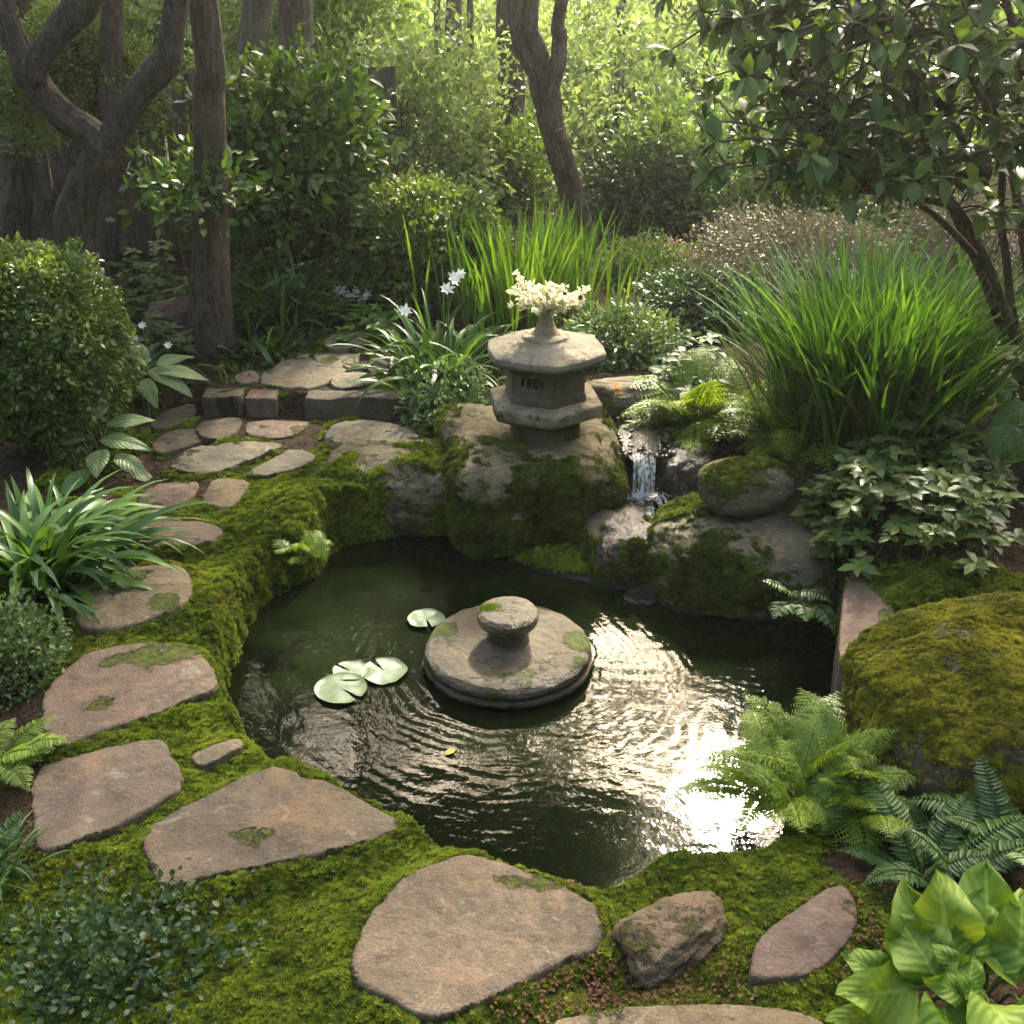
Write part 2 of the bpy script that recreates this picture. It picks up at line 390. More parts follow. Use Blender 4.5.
flag([(194, 428), (208, 418), (240, 417), (242, 424), (234, 436), (214, 440), (200, 436)],
     'small half round dark flat stone under the left step block', 4, .045, .05)
flag([(246, 420), (312, 419), (302, 431), (288, 438), (250, 436), (244, 430)],
     'reddish brown oblong flat stone right below the step', 1, .045, .05)
flag([(150, 442), (176, 428), (200, 430), (206, 440), (180, 450), (156, 455)],
     'grey green flat stone left of the big grey slab, near the large leaved plants', 4, .03, .05)
flag([(146, 424), (166, 410), (196, 402), (198, 414), (178, 424), (158, 430)],
     'small dark flat stone at the far left, half under the hosta leaves', 4, .03, .05)
flag([(188, 754), (214, 744), (238, 735), (246, 744), (222, 757), (198, 766)],
     'small thin sliver of brown stone sunk in moss beside the water', 2, .028, .05, .004)
flag([(545, 1024), (590, 1012), (640, 1007), (700, 1006), (760, 1004), (815, 1014), (840, 1034), (820, 1070), (680, 1080), (560, 1060)],
     'brown flat stone cut off by the bottom edge of the picture', 2, .035, .07)
flag([(748, 976), (752, 950), (764, 932), (800, 905), (838, 882), (852, 892), (860, 914), (850, 940), (830, 962), (800, 977), (765, 981)],
     'reddish purple flat stone in moss beside the bright green leaves', 5, .05, .08, .012)
# upper terrace
flag([(258, 374), (286, 358), (312, 352), (358, 352), (362, 358), (338, 376), (316, 388), (284, 388), (262, 384)],
     'large tan slab on top of the step', 2, .112, .05)
flag([(328, 382), (346, 371), (372, 374), (380, 381), (358, 388), (336, 389)],
     'small grey stone on the step top, right of the large tan slab', 3, .108, .05)
flag([(232, 377), (242, 370), (256, 370), (262, 380), (242, 385)],
     'very small brown stone on the step top, left of the large tan slab', 1, .104, .05)
flag([(322, 342), (334, 333), (360, 328), (384, 330), (380, 338), (352, 348), (330, 349)],
     'grey flat stone farthest up the path, beside the dark strap leaves', 3, .135, .05)
flag([(364, 366), (380, 354), (400, 352), (402, 362), (386, 374), (370, 374)],
     'grey stone half under the dark strap leaves at the right of the terrace', 3, .116, .05)
for f in FLAGS:
    zt = f[3]
    P = closed_smooth([tuple(at(p[0], p[1], zt)[:2]) for p in f[0]], f[10])
    STONES.append((P, zt))

LIT = NT("moss_and_soil")   # ground: soil, leaf litter, moss where the attribute says
n = LIT; tc = n.n("ShaderNodeTexCoord").outputs['Object']
s1 = n.noise(tc, 30, 6, .7); s2 = n.noise(tc, 140, 3, .7); v1 = n.vor(tc, 90)
soil = n.mix(n.ramp(s1, .35, .65), (.022, .015, .009), (.07, .045, .026)); soil = n.mix(n.math('MULTIPLY', n.ramp(s2, .55, .72), .7), soil, (.12, .065, .035))
m1 = n.noise(tc, 14, 5, .6); m2 = n.noise(tc, 120, 4, .8)
mo = n.mix(n.ramp(m1, .35, .65), (.025, .04, .007), (.055, .075, .010)); mo = n.mix(n.math('MULTIPLY', n.ramp(m2, .55, .75), .6), mo, (.018, .028, .006))
mk = n.ramp(n.math('ADD', n.attr('moss'), n.math('MULTIPLY', n.math('SUBTRACT', n.noise(tc, 38, 5, .7), .5), .9)), .35, .6)
GROUND_M = n.done(n.pbr(n.mix(mk, soil, mo), .95, .15, n.bump(n.math('ADD', s1, n.math('ADD', s2, n.math('MULTIPLY', v1, .8))), 1.0, .012)))

def axis(lo, hi, st, far, g=1.22):
    a = list(np.arange(lo, hi, st)); s = st; x = a[-1]
    while x < far: s *= g; x += s; a.append(x)
    s = st; x = a[0]; b = []
    while x > -far: s *= g; x -= s; b.append(x)
    return np.array(b[::-1] + a)
gx = axis(-1.75, 1.75, .0145, 70); gy = axis(1.0, 4.7, .0145, 75)
gy = gy[gy > -20]
GX, GY = np.meshgrid(gx, gy); Pxy = np.stack([GX.ravel(), GY.ravel()], 1)
near = (np.abs(Pxy[:, 0]) < 3) & (Pxy[:, 1] > .5) & (Pxy[:, 1] < 6)
sdp = np.full(len(Pxy), 5.0); sdp[near] = sdpoly(Pxy[near], PONDS)
wob = .018 * fbm(Pxy * 9, 3, 3) + .008 * fbm(Pxy * 28, 2, 5)
base = gz0(Pxy[:, 0], Pxy[:, 1])
MOSS_POLY = np.array(ppts([(-40, 1090), (-30, 880), (40, 852), (60, 800), (40, 745), (40, 650), (70, 628), (110, 560), (120, 520), (150, 506), (210, 508), (238, 474), (320, 458), (430, 457), (470, 470),
                           (600, 560), (840, 700), (840, 870), (900, 900), (905, 950), (870, 1090)], .0))
MOSS_R = np.array(ppts([(850, 560), (990, 580), (1080, 600), (1080, 700), (850, 690)], .08))
sm_ = np.full(len(Pxy), 1.0); sm_[near] = np.minimum(sdpoly(Pxy[near], MOSS_POLY), sdpoly(Pxy[near], MOSS_R))
moss = sst(.03, -.05, sm_ + .05 * fbm(Pxy * 7, 3, 9))
# thin moss over litter in the lower right foreground, between the flagstones of the upper path a little
thin = np.zeros(len(Pxy))
for px, py, r, a in ((600, 1000, .16, .8), (690, 985, .10, .5), (660, 1010, .12, .6), (860, 960, .08, .6), (575, 965, .07, .7), (40, 860, .06, .5)):
    q = at(px, py, 0); thin = np.maximum(thin, a * np.exp(-((Pxy[:, 0] - q[0]) ** 2 + (Pxy[:, 1] - q[1]) ** 2) / (r * r)))
moss = moss * (1 - thin * sst(-.3, .3, fbm(Pxy * 22, 3, 12)))
pathm = sst(.0, .3, fbm(Pxy * 8, 3, 21)) * .8 * ((Pxy[:, 0] > -1.6) & (Pxy[:, 0] < -.2) & (Pxy[:, 1] > 3.2) & (Pxy[:, 1] < 4.9))
moss = np.maximum(moss, pathm)
z = base + moss * (.009 * fbm(Pxy * 10, 3, 31) + .0035 * fbm(Pxy * 40, 3, 32)) + (1 - moss) * .008 * fbm(Pxy * 14, 4, 33) * near
for P, zt in STONES:
    lo, hi = P.min(0) - .05, P.max(0) + .05
    k = np.where((Pxy[:, 0] > lo[0]) & (Pxy[:, 0] < hi[0]) & (Pxy[:, 1] > lo[1]) & (Pxy[:, 1] < hi[1]))[0]
    s = sdpoly(Pxy[k], P); t = sst(.0, -.03, s)
    e = sst(.075, .0, s) * sst(.075, .05, np.abs(z[k] - zt))   # ground beside a stone comes to just under its top
    z[k] = z[k] * (1 - e) + (zt - .008 - .012 * sst(.0, .5, fbm(Pxy[k] * 9, 2, 77))) * e
    z[k] = z[k] * (1 - t) + (zt - .05) * t
    moss[k] *= sst(-.012, .002, s)
w = sst(.045, -.07, sdp + wob)
z = z * (1 - w) + (-.55) * w
wetband = sst(.06, .0, sdp)
moss *= sst(WZ - .01, WZ + .035, z)
GV = np.stack([Pxy[:, 0], Pxy[:, 1], z], 1); nx, ny = len(gx), len(gy)
i, j = np.meshgrid(np.arange(ny - 1), np.arange(nx - 1), indexing='ij')
GQ = np.stack([i * nx + j, i * nx + j + 1, (i + 1) * nx + j + 1, (i + 1) * nx + j], -1).reshape(-1, 4)
g_o = part('ground', GV, None, GQ, GROUND_M, None, {'moss': moss}); g_o["kind"] = "structure"

# moss tufts on the ground
MOSS_M = leaf_mat("moss_leaf", (.065, .11, .010), (.25, .32, .028), .3, .7, .15, c2=(.16, .085, .03))
MOSS_DK = leaf_mat("moss_leaf_dark", (.04, .068, .010), (.155, .195, .03), .3, .7, .15, c2=(.12, .08, .03))
MOSS_GOLD = leaf_mat("moss_leaf_gold", (.12, .135, .014), (.34, .335, .035), .3, .7, .15, c2=(.20, .10, .03))
def tufts(V, T, wgt, n, size, seed, up=.6):
    rs = np.random.RandomState(seed); p, nr = scatter(V, T, wgt, n, rs)
    g = Geo()
    if len(p) == 0: return g
    nrm = unit(nr * (1 - up) + np.array([0, 0, up]) + rs.randn(len(p), 3) * .25)
    d = unit(np.cross(nrm, rs.randn(len(p), 3)))
    r = np.clip(.5 + .45 * fbm(p * 13, 3, seed) + .28 * (rs.rand(len(p)) - .5), 0, .9)
    r = np.where(rs.rand(len(p)) < .035 + .12 * sst(.2, .6, fbm(p * 6, 2, seed + 5)), 1.0, r)
    S = size * rs.uniform(.6, 1.35, len(p)) * (1 + .4 * fbm(p * 25, 2, seed + 3))
    cu = fbm(p * 75, 2, seed + 11); kp = cu > -.58; p, nrm, d, r, S, cu = p[kp], nrm[kp], d[kp], r[kp], S[kp], cu[kp]; p = p + nrm * (cu * S * .7)[:, None]; r = np.where(r < .95, np.clip(r + .3 * cu, 0, .9), r)
    k = rs.randint(0, 3, len(p)); p = p + nrm * S[:, None] * rs.uniform(-.3, .35, (len(p), 1))
    for q in range(3):
        m = k == q; g.inst(TUFT[q], p[m], d[m], nrm[m], S[m], S[m], r[m])
    return g
GT = np.vstack([GQ[:, [0, 1, 2]], GQ[:, [0, 2, 3]]])
cen = GV[GT].mean(1); vis = (np.abs(cen[:, 0]) < 1.75) & (cen[:, 1] < 5.0) & (cen[:, 1] > 1.0)
mw = moss * sst(.25, .6, moss)
fr = GV[:, 1] < 2.6
nearw = mw * fr; farw = mw * (~fr)
gm = tufts(GV, GT[vis], nearw, 170000, .0058, 1)
o = gm.out('ground_moss', MOSS_M); tag(o, 'bright green cushiony moss lawn around the near flat stones', 'moss', kind='stuff')
gm = tufts(GV, GT[vis], farw, 110000, .0080, 2)
o = gm.out('ground_moss', MOSS_M); tag(o, 'yellow green moss bank along the left side of the pond', 'moss', kind='stuff')

# fallen leaf bits over the soil
LITTER_M = rnd_mat("fallen_leaf", (.06, .026, .013), (.19, .105, .05), .8)
rs = np.random.RandomState(5)
lw = (1 - moss) * (sdp > .03); lw = np.where((Pxy[:, 1] < 6.0) & (np.abs(Pxy[:, 0]) < 2.4), lw, 0)
lw = lw * (.15 + 1.2 * sst(.0, .5, fbm(Pxy * 6, 2, 41))); lw[(z < -.12)] = 0
for P, zt in STONES: lw *= (sdpoly(Pxy, P) > 0) if False else 1
p, nr = scatter(GV, GT[(np.abs(cen[:, 0]) < 2.4) & (cen[:, 1] < 6)], lw, 9000, rs)
g = Geo(); ok = np.ones(len(p), bool)
for P, zt in STONES: ok &= ~inpoly(p, P)
p, nr = p[ok], nr[ok]
g.inst(LEAF2, p + [0, 0, .004], unit(rs.randn(len(p), 3) * [1, 1, .3]), unit(nr + rs.randn(len(p), 3) * .4), rs.uniform(.008, .026, len(p)), rs.uniform(.006, .014, len(p)), rs.rand(len(p)))
p2, nr2 = scatter(GV, GT[vis], thin * sst(-.2, .3, sdp) * (sdp > .02), 2600, rs); ok = np.ones(len(p2), bool)
for P, zt in STONES: ok &= ~inpoly(p2, P)
p2 = p2[ok]; g.inst(LEAF2, p2 + [0, 0, .008], unit(rs.randn(len(p2), 3) * [1, 1, .4]), unit(nr2[ok] + rs.randn(len(p2), 3) * .5), rs.uniform(.005, .013, len(p2)), rs.uniform(.004, .009, len(p2)), rs.rand(len(p2)) * .6)
tag(g.out('leaf_litter', LITTER_M), 'small brown fallen leaf bits lying on the soil', 'leaf litter', kind='stuff')

# ------------------------------------------------------------------ water
DISC = at(508, 664, WZ); DISC = np.array([DISC[0], DISC[1], WZ])
FALLP = at(640, 560, WZ)
bx = PONDS.min(0) - .12; by = PONDS.max(0) + .12
nxw = int((by[0] - bx[0]) / .006); nyw = int((by[1] - bx[1]) / .006)
wx = np.linspace(bx[0], by[0], nxw); wy = np.linspace(bx[1], by[1], nyw); WX, WY = np.meshgrid(wx, wy)
WP = np.stack([WX.ravel(), WY.ravel()], 1)
def rip(cx, cy_, lam, amp, dec, r0, ph=0, seed=0):
    d = np.hypot(WP[:, 0] - cx, WP[:, 1] - cy_); d2 = d + .03 * fbm(WP * 5, 3, seed)
    return amp * np.sin(2 * pi * d2 / lam + ph) * np.exp(-np.maximum(d - r0, 0) / dec) * np.clip(.45 + .9 * fbm(WP * 6, 2, seed + 1), 0, 2)
wz = rip(DISC[0], DISC[1], .034, .00045, .30, .22, 0, 50) + rip(DISC[0] + .02, DISC[1] - .01,   .021, .0003, .25, .22, 1, 53)
wz += rip(FALLP[0], FALLP[1],   .047, .0005, .5, .1, 0, 60) + rip(at(780, 600, WZ)[0], at(780, 600, WZ)[1], .03, .0003, .5, .1, 2, 63)
wz += .0007 * fbm(WP * [6, 9], 3, 70) + .00022 * fbm(WP * [22, 36], 3, 75)
WV = np.stack([WP[:, 0], WP[:, 1], WZ + wz], 1)
i, j = np.meshgrid(np.arange(nyw - 1), np.arange(nxw - 1), indexing='ij')
WQ = np.stack([i * nxw + j, i * nxw + j + 1, (i + 1) * nxw + j + 1, (i + 1) * nxw + j], -1).reshape(-1, 4)
keep = sdpoly(WP, PONDS) < .09; WQ = WQ[keep[WQ].all(1)]
n = NT("pond_water"); tc = n.n("ShaderNodeTexCoord").outputs['Object']
col = n.mix(n.ramp(n.noise(tc, 3, 3), .4, .7), (.0035, .006, .002), (.008, .013, .004))
b = n.n("ShaderNodeBsdfPrincipled"); n.put(b.inputs['Base Color'], col); b.inputs['Roughness'].default_value = .035; b.inputs['IOR'].default_value = 1.33; b.inputs['Specular IOR Level'].default_value = .36
n.l(n.bump(n.noise(tc, 60, 2, .5, .5), .12, .003), b.inputs['Normal'])
WATER_M = n.done(b.outputs[0])
o = part('pond_water', WV, None, WQ, WATER_M); o["kind"] = "structure"

# ================================================================== stones
STM = [stone_mat("brown_flagstone", (.124, .088, .054), (.184, .136, .088), (.09, .072, .050), 1.0),
       stone_mat("pink_flagstone", (.142, .093, .062), (.202, .14, .096), (.102, .078, .057), 1.0),
       stone_mat("tan_flagstone", (.13, .098, .054), (.19, .145, .085), (.095, .075, .045), 1.1),
       stone_mat("grey_flagstone", (.125, .106, .068), (.185, .163, .106), (.097, .083, .053), 1.2),
       stone_mat("dark_flagstone", (.09, .064, .038), (.138, .104, .064), (.066, .049, .032), 1.2),
       stone_mat("purple_flagstone", (.12, .072, .055), (.165, .108, .083), (.092, .062, .047), 1.0)]
def resample(P, N):
    Q = np.vstack([P, P[:1]]); L = np.r_[0, np.cumsum(np.linalg.norm(np.diff(Q, axis=0), axis=1))]
    t = np.linspace(0, L[-1], N, endpoint=False)
    return np.stack([np.interp(t, L, Q[:, 0]), np.interp(t, L, Q[:, 1])], 1)
def slab(P, zt, th, dome, jit, seed, mat, name, parent=None, mossf=None, N=150):
    R = resample(P, N); c = R.mean(0)
    R = c + (R - c) * (1 + jit * 6 * fbm(R * 14, 3, seed)[:, None] * .35 + jit * 3 * fbm(R * 45, 3, seed + 4)[:, None])
    fr = [.10, .2, .3, .4, .5, .6, .7, .78, .85, .905, .945, .972, .988, .996, 1.0, 1.003, .985, .96]
    dz = [0] * 10 + [0, -.001, -.003, -.007, -.013, -.5 * th, -.8 * th, -th]
    V = [np.array([[c[0], c[1], 0]])]
    for f, d in zip(fr, dz): V.append(np.column_stack([c + (R - c) * f, np.full(N, d)]))
    V = np.vstack(V); q = V[:, :2]
    rad = np.r_[0, np.repeat(fr, N)]
    top = np.r_[1, np.repeat([1.0 if d > -.02 else .3 for d in dz], N)]
    V[:, 2] += zt + dome * (1 - rad ** 2) + top * (.006 * fbm(q * 7, 3, seed + 1) + .0028 * fbm(q * 26, 3, seed + 2) + .0012 * fbm(q * 80, 2, seed + 3))
    side = 1 - top; V[:, :2] += (side * .006 * fbm(V * 40, 2, seed + 6))[:, None]
    K = len(fr); k = np.arange(N); k2 = (k + 1) % N; T = np.stack([0 * k, 1 + k, 1 + k2], 1)
    Qd = np.vstack([np.stack([1 + a * N + k, 1 + (a + 1) * N + k, 1 + (a + 1) * N + k2, 1 + a * N + k2], 1) for a in range(K - 1)])
    m = sst(.35, .75, fbm(q * 8, 4, seed + 9)) * .55 + .5 * sst(.9, 1.0, rad) * sst(-.2, .4, fbm(q * 12, 2, seed + 8))
    if mossf is not None: m = np.maximum(m, mossf(V))
    return part(name, V, T, Qd, mat, parent, {'moss': np.clip(m, 0, 1)}, True, (c[0], c[1], zt))
def blob(px, py, z, r, a=1.0, sx=1.0):
    q = at(px, py, z); return lambda V: a * sst(1.5, .35, np.hypot((V[:, 0] - q[0]) / (r * sx), (V[:, 1] - q[1]) / r) + .9 * fbm(V * 13, 4, int(px)))
def mx(*fs): return lambda V: np.max([f(V) for f in fs], 0)
STONE_MOSS = {3: mx(blob(150, 658, .05, .07, .8, 2.2), blob(100, 705, .05, .04, .6)), 4: mx(blob(120, 585, .06, .06, .75), blob(165, 605, .06, .06, .6)), 10: blob(418, 445, .045, .10, 1.0), 17: blob(850, 900, .07, .03, .4),
              16: blob(600, 1020, .03, .05, .5), 8: blob(180, 465, .045, .06, .35), 18: blob(270, 370, .112, .08, .4)}
for k, f in enumerate(FLAGS):
    P, zt = STONES[k]
    o = slab(P, zt, f[4], f[5], f[6], 100 + 17 * k, STM[f[2]], f[8], None, STONE_MOSS.get(k))
    tag(o, f[1], f[9], f[7])

def rock(name, label, cat, c, s, rz=0, p=2.8, amp=.12, seed=0, mat=None, mossn=(.0, .5), sub=6, group=None, tuft=0, tsize=.01, tmat=None, fr=2.2, tilt=0, mossfn=None, mossname='moss_coat', flare=0.0):
    """boulder: noisy superellipsoid; mossn = (noise bias, weight of facing up)"""
    bm = bmesh.new(); bmesh.ops.create_icosphere(bm, subdivisions=sub, radius=1.0)
    D = np.array([v.co[:] for v in bm.verts]); T = np.array([[v.index for v in f.verts] for f in bm.faces]); bm.free()
    r = 1.0 / (np.abs(D) ** p).sum(1) ** (1 / p)
    r = r * (1 + amp * fbm(D * fr * .7, 2, seed) + amp * .45 * fbm(D * fr * 2.2, 3, seed + 1) + amp * .10 * fbm(D * fr * 9, 3, seed + 2))
    V = D * r[:, None] * np.array(s)
    if flare: V[:, :2] *= (1 + flare * np.clip(V[:, 2:] / s[2], -1, 1))
    if tilt: V = V @ np.array([[1, 0, 0], [0, cos(tilt), sin(tilt)], [0, -sin(tilt), cos(tilt)]])
    R = np.array([[cos(rz), sin(rz), 0], [-sin(rz), cos(rz), 0], [0, 0, 1]]); V = V @ R + np.array(c)
    a, b, d = V[T[:, 0]], V[T[:, 1]], V[T[:, 2]]; fn = np.cross(b - a, d - a); vn = np.zeros_like(V)
    for q in range(3): np.add.at(vn, T[:, q], fn)
    vn = unit(vn)
    m = .5 + mossn[0] + mossn[1] * vn[:, 2] + .55 * fbm(V * 5, 4, seed + 7) + .2 * fbm(V * 22, 3, seed + 8)
    if mossfn is not None: m = mossfn(V, vn, m)
    m = np.clip(m, 0, 1) * sst(WZ - .01, WZ + .03, V[:, 2])
    loc = (c[0], c[1], c[2] - s[2] * .8)
    if tuft:
        e = thing(name, label, cat, loc, group)
        part('stone', V, T, None, mat, e, {'moss': m})
        wt = sst(.45, .75, m) * sst(.5, -.35, vn[:, 1])
        g = tufts(V, T, wt, tuft, tsize, seed + 20, .25)
        if g.n: g.out(mossname, tmat or MOSS_DK, e)["kind"] = "stuff"
        return e
    o = part(name, V, T, None, mat, None, {'moss': m}, True, loc)
    return tag(o, label, cat, group)

RK = [stone_mat("mossy_rock", (.125, .10, .05), (.20, .165, .09), (.08, .07, .035), 1.0, True, .85, 0, .8, .25),
      stone_mat("wet_rock", (.05, .035, .018), (.11, .078, .04), (.03, .025, .018), 1.2, True, .35, .35, .8, .05, ((.02, .032, .008), (.055, .07, .015))),
      stone_mat("bank_boulder", (.11, .075, .045), (.18, .13, .08), (.07, .05, .032), 1.0, True, .85, 0, .8, .1, ((.06, .07, .012), (.14, .135, .022)))]
GR = 'boulders around the pond'
def rk(px, py, Y): return atY(px, py, Y)
# lantern boulder
rock('boulder', 'big mossy boulder carrying the stone lantern, behind the pond', 'boulder', (.06, 3.57, -.085), (.28, .315, .262), .10, 5.0, .075, 14, RK[0], (.11, -.05), 7, GR, 80000, .0066, MOSS_DK, flare=.13,
     mossfn=lambda V, n, m: m + .28 * sst(.4, -.1, n[:, 2]) - .30 * sst(.90, .99, n[:, 2]))
rock('boulder', 'long low mossy rock between the left moss bank and the lantern boulder', 'boulder', at(398, 492, -.07), (.27, .19, .15), -.12, 3.4, .12, 23, RK[0], (.12, -.05), 6, GR, 22000, .007, MOSS_M)
rock('boulder', 'wide boulder with bare tan top and hanging moss, right of the waterfall', 'boulder', (.705, 3.10, -.10), (.285, .23, .175), -.22, 3.8, .08, 37, RK[0], (.2, -.3), 7, GR, 60000, .007, MOSS_DK,
     mossfn=lambda V, n, m: m + .30 * sst(.4, -.1, n[:, 2]) - .15 * sst(.85, .98, n[:, 2]))
rock('boulder', 'smooth egg shaped brown rock lying on the wide boulder', 'boulder', (.705, 3.15, .150), (.145, .11, .082), .1, 2.3, .07, 41, RK[0], (-.30, .42), 6, GR, 3500, .006, MOSS_DK)
rock('boulder', 'dark wet ledge rock that the waterfall lands on', 'boulder', (.345, 3.22, -.17), (.125, .17, .19), .15, 3.8, .11, 53, RK[1], (.22, -.2), 6, GR, 16000, .007, MOSS_DK, mossfn=lambda V, n, m: m - .9 * sst(.45, .85, n[:, 2]))
rock('boulder', 'small dark wet rock right of the falling water', 'boulder', (.575, 3.52, -.0), (.095, .13, .115), -.2, 2.8, .16, 59, RK[1], (-.1, .1), 6, GR)
rock('boulder', 'dark wet rock under the lip of the waterfall', 'boulder', (.45, 3.68, -.04), (.12, .15, .135), .1, 3.2, .10, 61, RK[1], (-.4, .0), 6, GR)
rock('boulder', 'low rounded rock ridge running right from behind the lantern', 'boulder', (.50, 3.98, .09), (.30, .12, .10), -.02, 2.6, .12, 67, RK[0], (-.25, .1), 6, GR)
rock('boulder', 'low moss covered rock at the waterline under the lantern boulder', 'boulder', (.22, 3.20, -.21), (.25, .10, .10), -.42, 2.8, .16, 71, RK[1], (.1, .25), 6, GR, 5000, .0085, MOSS_M)
rock('boulder', 'small mossy stone standing in the water below the wide boulder', 'boulder', (.40, 3.02, -.20), (.085, .07, .07), 0, 2.4, .14, 73, RK[1], (-.05, .3), 5, GR)
rock('boulder', 'huge rounded boulder under yellow green moss at the right edge', 'boulder', at(985, 745, .0) + [.10, .06, -.01], (.40, .33, .25), .25, 2.5, .10, 83, RK[2], (-.06, .5), 7, GR, 130000, .0046, MOSS_GOLD)
rock('boulder', 'angular grey brown rock in the moss left of the reddish purple stone', 'boulder', at(672, 940, .01), (.105, .064, .055), .62, 3.4, .16, 97, RK[2], (-.5, .35), 6, GR)
rock('boulder', 'dark brown rounded rock at the foot of the straight tree trunk', 'boulder', gpt(178, 352) + [0, .1, .06], (.15, .13, .13), .3, 2.5, .1, 101, stone_mat("dark_brown_rock", (.07, .04, .03), (.11, .065, .05), (.05, .03, .02), 1, True, .7), (-.6, .1), 6, GR)
rock('boulder', 'mossy brown rock behind the pale leaved hosta on the left', 'boulder', gpt(112, 395) + [0, .12, .04], (.13, .1, .1), .3, 2.6, .12, 103, RK[2], (-.3, .3), 6, GR)
rock('boulder', 'squared brown wall rock in the shade at the right edge, behind the leafy ground cover', 'boulder', (1.62, 3.45, .12), (.26, .2, .16), .1, 4.0, .08, 107, RK[2], (-.5, .2), 6, GR)
rock('boulder', 'tan pebble sized rock against the back of the lantern slab', 'boulder', (.30, 3.80, .205), (.06, .05, .045), .1, 2.4, .1, 109, RK[0], (-.5, .1), 5, GR)

# step: two small blocks and one long one
def block(px0, px1, py, ztop, zbot, depth, label, mi, seed, skew=0.0):
    a = at(px0, py, zbot); b = at(px1, py, zbot); a = a[:2]; b = b[:2]
    u = (b - a) / np.linalg.norm(b - a); v = np.array([-u[1], u[0]])
    P = np.array([a, b, b + v * depth + u * skew, a + v * depth]); P = np.vstack([P + (np.roll(P, -1, 0) - P) * t for t in (0.0,)])
    Q = []
    for i in range(4):
        p0, p1 = P[i], P[(i + 1) % 4]; Q += [p0 * .96 + p1 * .04, p0 * .5 + p1 * .5, p0 * .04 + p1 * .96]
    o = slab(np.array(Q), ztop, ztop - zbot + .05, .003, .004, seed, STM[mi], 'step_block')
    return tag(o, label, 'step block', 'stone blocks forming the step')
block(203, 243, 417, .102, .02, .10, 'short dark stone step block at the left end of the step', 4, 501)
block(246, 277, 418, .099, .02, .10, 'short brown stone step block next to the left end of the step', 1, 503)
block(306, 409, 419, .102, .02, .085, 'long mossy stone step block at the right of the step, beside the fine leaved shrub', 4, 505)
# edging slab on the right bank
P = np.array([at(px, py, .06)[:2] for px, py in ((846, 572), (868, 566), (892, 600), (900, 640), (884, 662), (842, 668), (838, 640))])
o = slab(closed_smooth(P, 1), .06, .30, .004, .006, 601, stone_mat("edging_stone", (.14, .068, .044), (.20, .105, .07), (.09, .05, .035), 1.0), 'edging_stone', None, blob(892, 620, .06, .05, .9))
tag(o, 'upright reddish edging stone standing at the right edge of the pond', 'edging stone')
# ================================================================== stone lantern
def loft(rings, N, name, mat, parent, rot=0.0, c=(0, 0, 0), hexn=6, noise=.0025, seed=0, moss=None):
    """stacked rings (r, z, roundness): a rounded hexagonal turned stone"""
    a = np.linspace(0, 2 * pi, N, endpoint=False); h = 2 * pi / hexn
    hf = cos(h / 2) / np.cos((a % h) - h / 2)
    V = []
    for r, zz, rd in rings:
        rr = r * (hf * (1 - rd) + rd); V.append(np.column_stack([rr * np.cos(a + rot), rr * np.sin(a + rot), np.full(N, zz)]))
    K = len(V); V = np.vstack(V + [np.array([[0, 0, rings[0][1]]]), np.array([[0, 0, rings[-1][1]]])])
    nrm = unit(V * [1, 1, .6] + [0, 0, 1e-4])
    V = V + nrm * (noise * (fbm(V * 18, 3, seed) + .6 * fbm(V * 60, 3, seed + 1)))[:, None] + np.array(c)
    k = np.arange(N); k2 = (k + 1) % N
    Q = np.vstack([np.stack([i * N + k, i * N + k2, (i + 1) * N + k2, (i + 1) * N + k], 1) for i in range(K - 1)])
    T = np.vstack([np.stack([0 * k + K * N, k2, k], 1), np.stack([0 * k + K * N + 1, (K - 1) * N + k, (K - 1) * N + k2], 1)])
    m = np.zeros(len(V)) if moss is None else np.clip(moss(V), 0, 1)
    return part(name, V, T, Q, mat, parent, {'moss': m})
def prof(*pts, n=4):
    """refine a profile so that the noise has something to move"""
    P = np.array(pts, float); o = []
    for i in range(len(P) - 1):
        for t in np.linspace(0, 1, n, endpoint=False): o.append(P[i] * (1 - t) + P[i + 1] * t)
    o.append(P[-1]); return [tuple(x) for x in o]
LAN_M = stone_mat("lantern_granite", (.25, .205, .13), (.37, .32, .22), (.17, .135, .085), 2.2, True, .9, 0, .7, .5)
LAN_D = stone_mat("lantern_dark_stone", (.13, .095, .055), (.195, .15, .095), (.09, .066, .04), 2.2, True, .9, 0, .6, .1)
LX, LY, LZ = .108, 3.545, .185
lan = thing('stone_lantern', 'squat hexagonal stone lantern with a wide cap, standing on the mossy boulder', 'stone lantern', (LX, LY, LZ))
R0 = radians(-82)
lc = lambda V: .42 + .45 * fbm(V * 9, 4, 5)
loft(prof((.128, -.03, .3), (.128, .045, .3), (.10, .05, .3)), 96, 'plinth', LAN_D, lan, R0, (LX, LY, LZ), moss=lambda V: .5 + .4 * fbm(V * 12, 3, 8))
loft(prof((.135, .040, .0), (.155, .046, .0), (.204, .068, .0), (.208, .073, .03), (.208, .108, .03), (.203, .113, .03), (.15, .118, .1), (.02, .119, .3)), 120, 'base_slab', LAN_M, lan, R0, (LX, LY, LZ), moss=lambda V: .2 + .4 * fbm(V * 14, 3, 9))
box = loft(prof((.146, .115, .0), (.148, .12, .02), (.148, .14, .02), (.143, .147, .02), (.143, .235, .02), (.143, .255, .02), (.10, .258, .1), n=5), 144, 'light_chamber', LAN_D, lan, R0, (LX, LY, LZ), noise=.0015, moss=lambda V: .1 + .3 * fbm(V * 14, 3, 10))
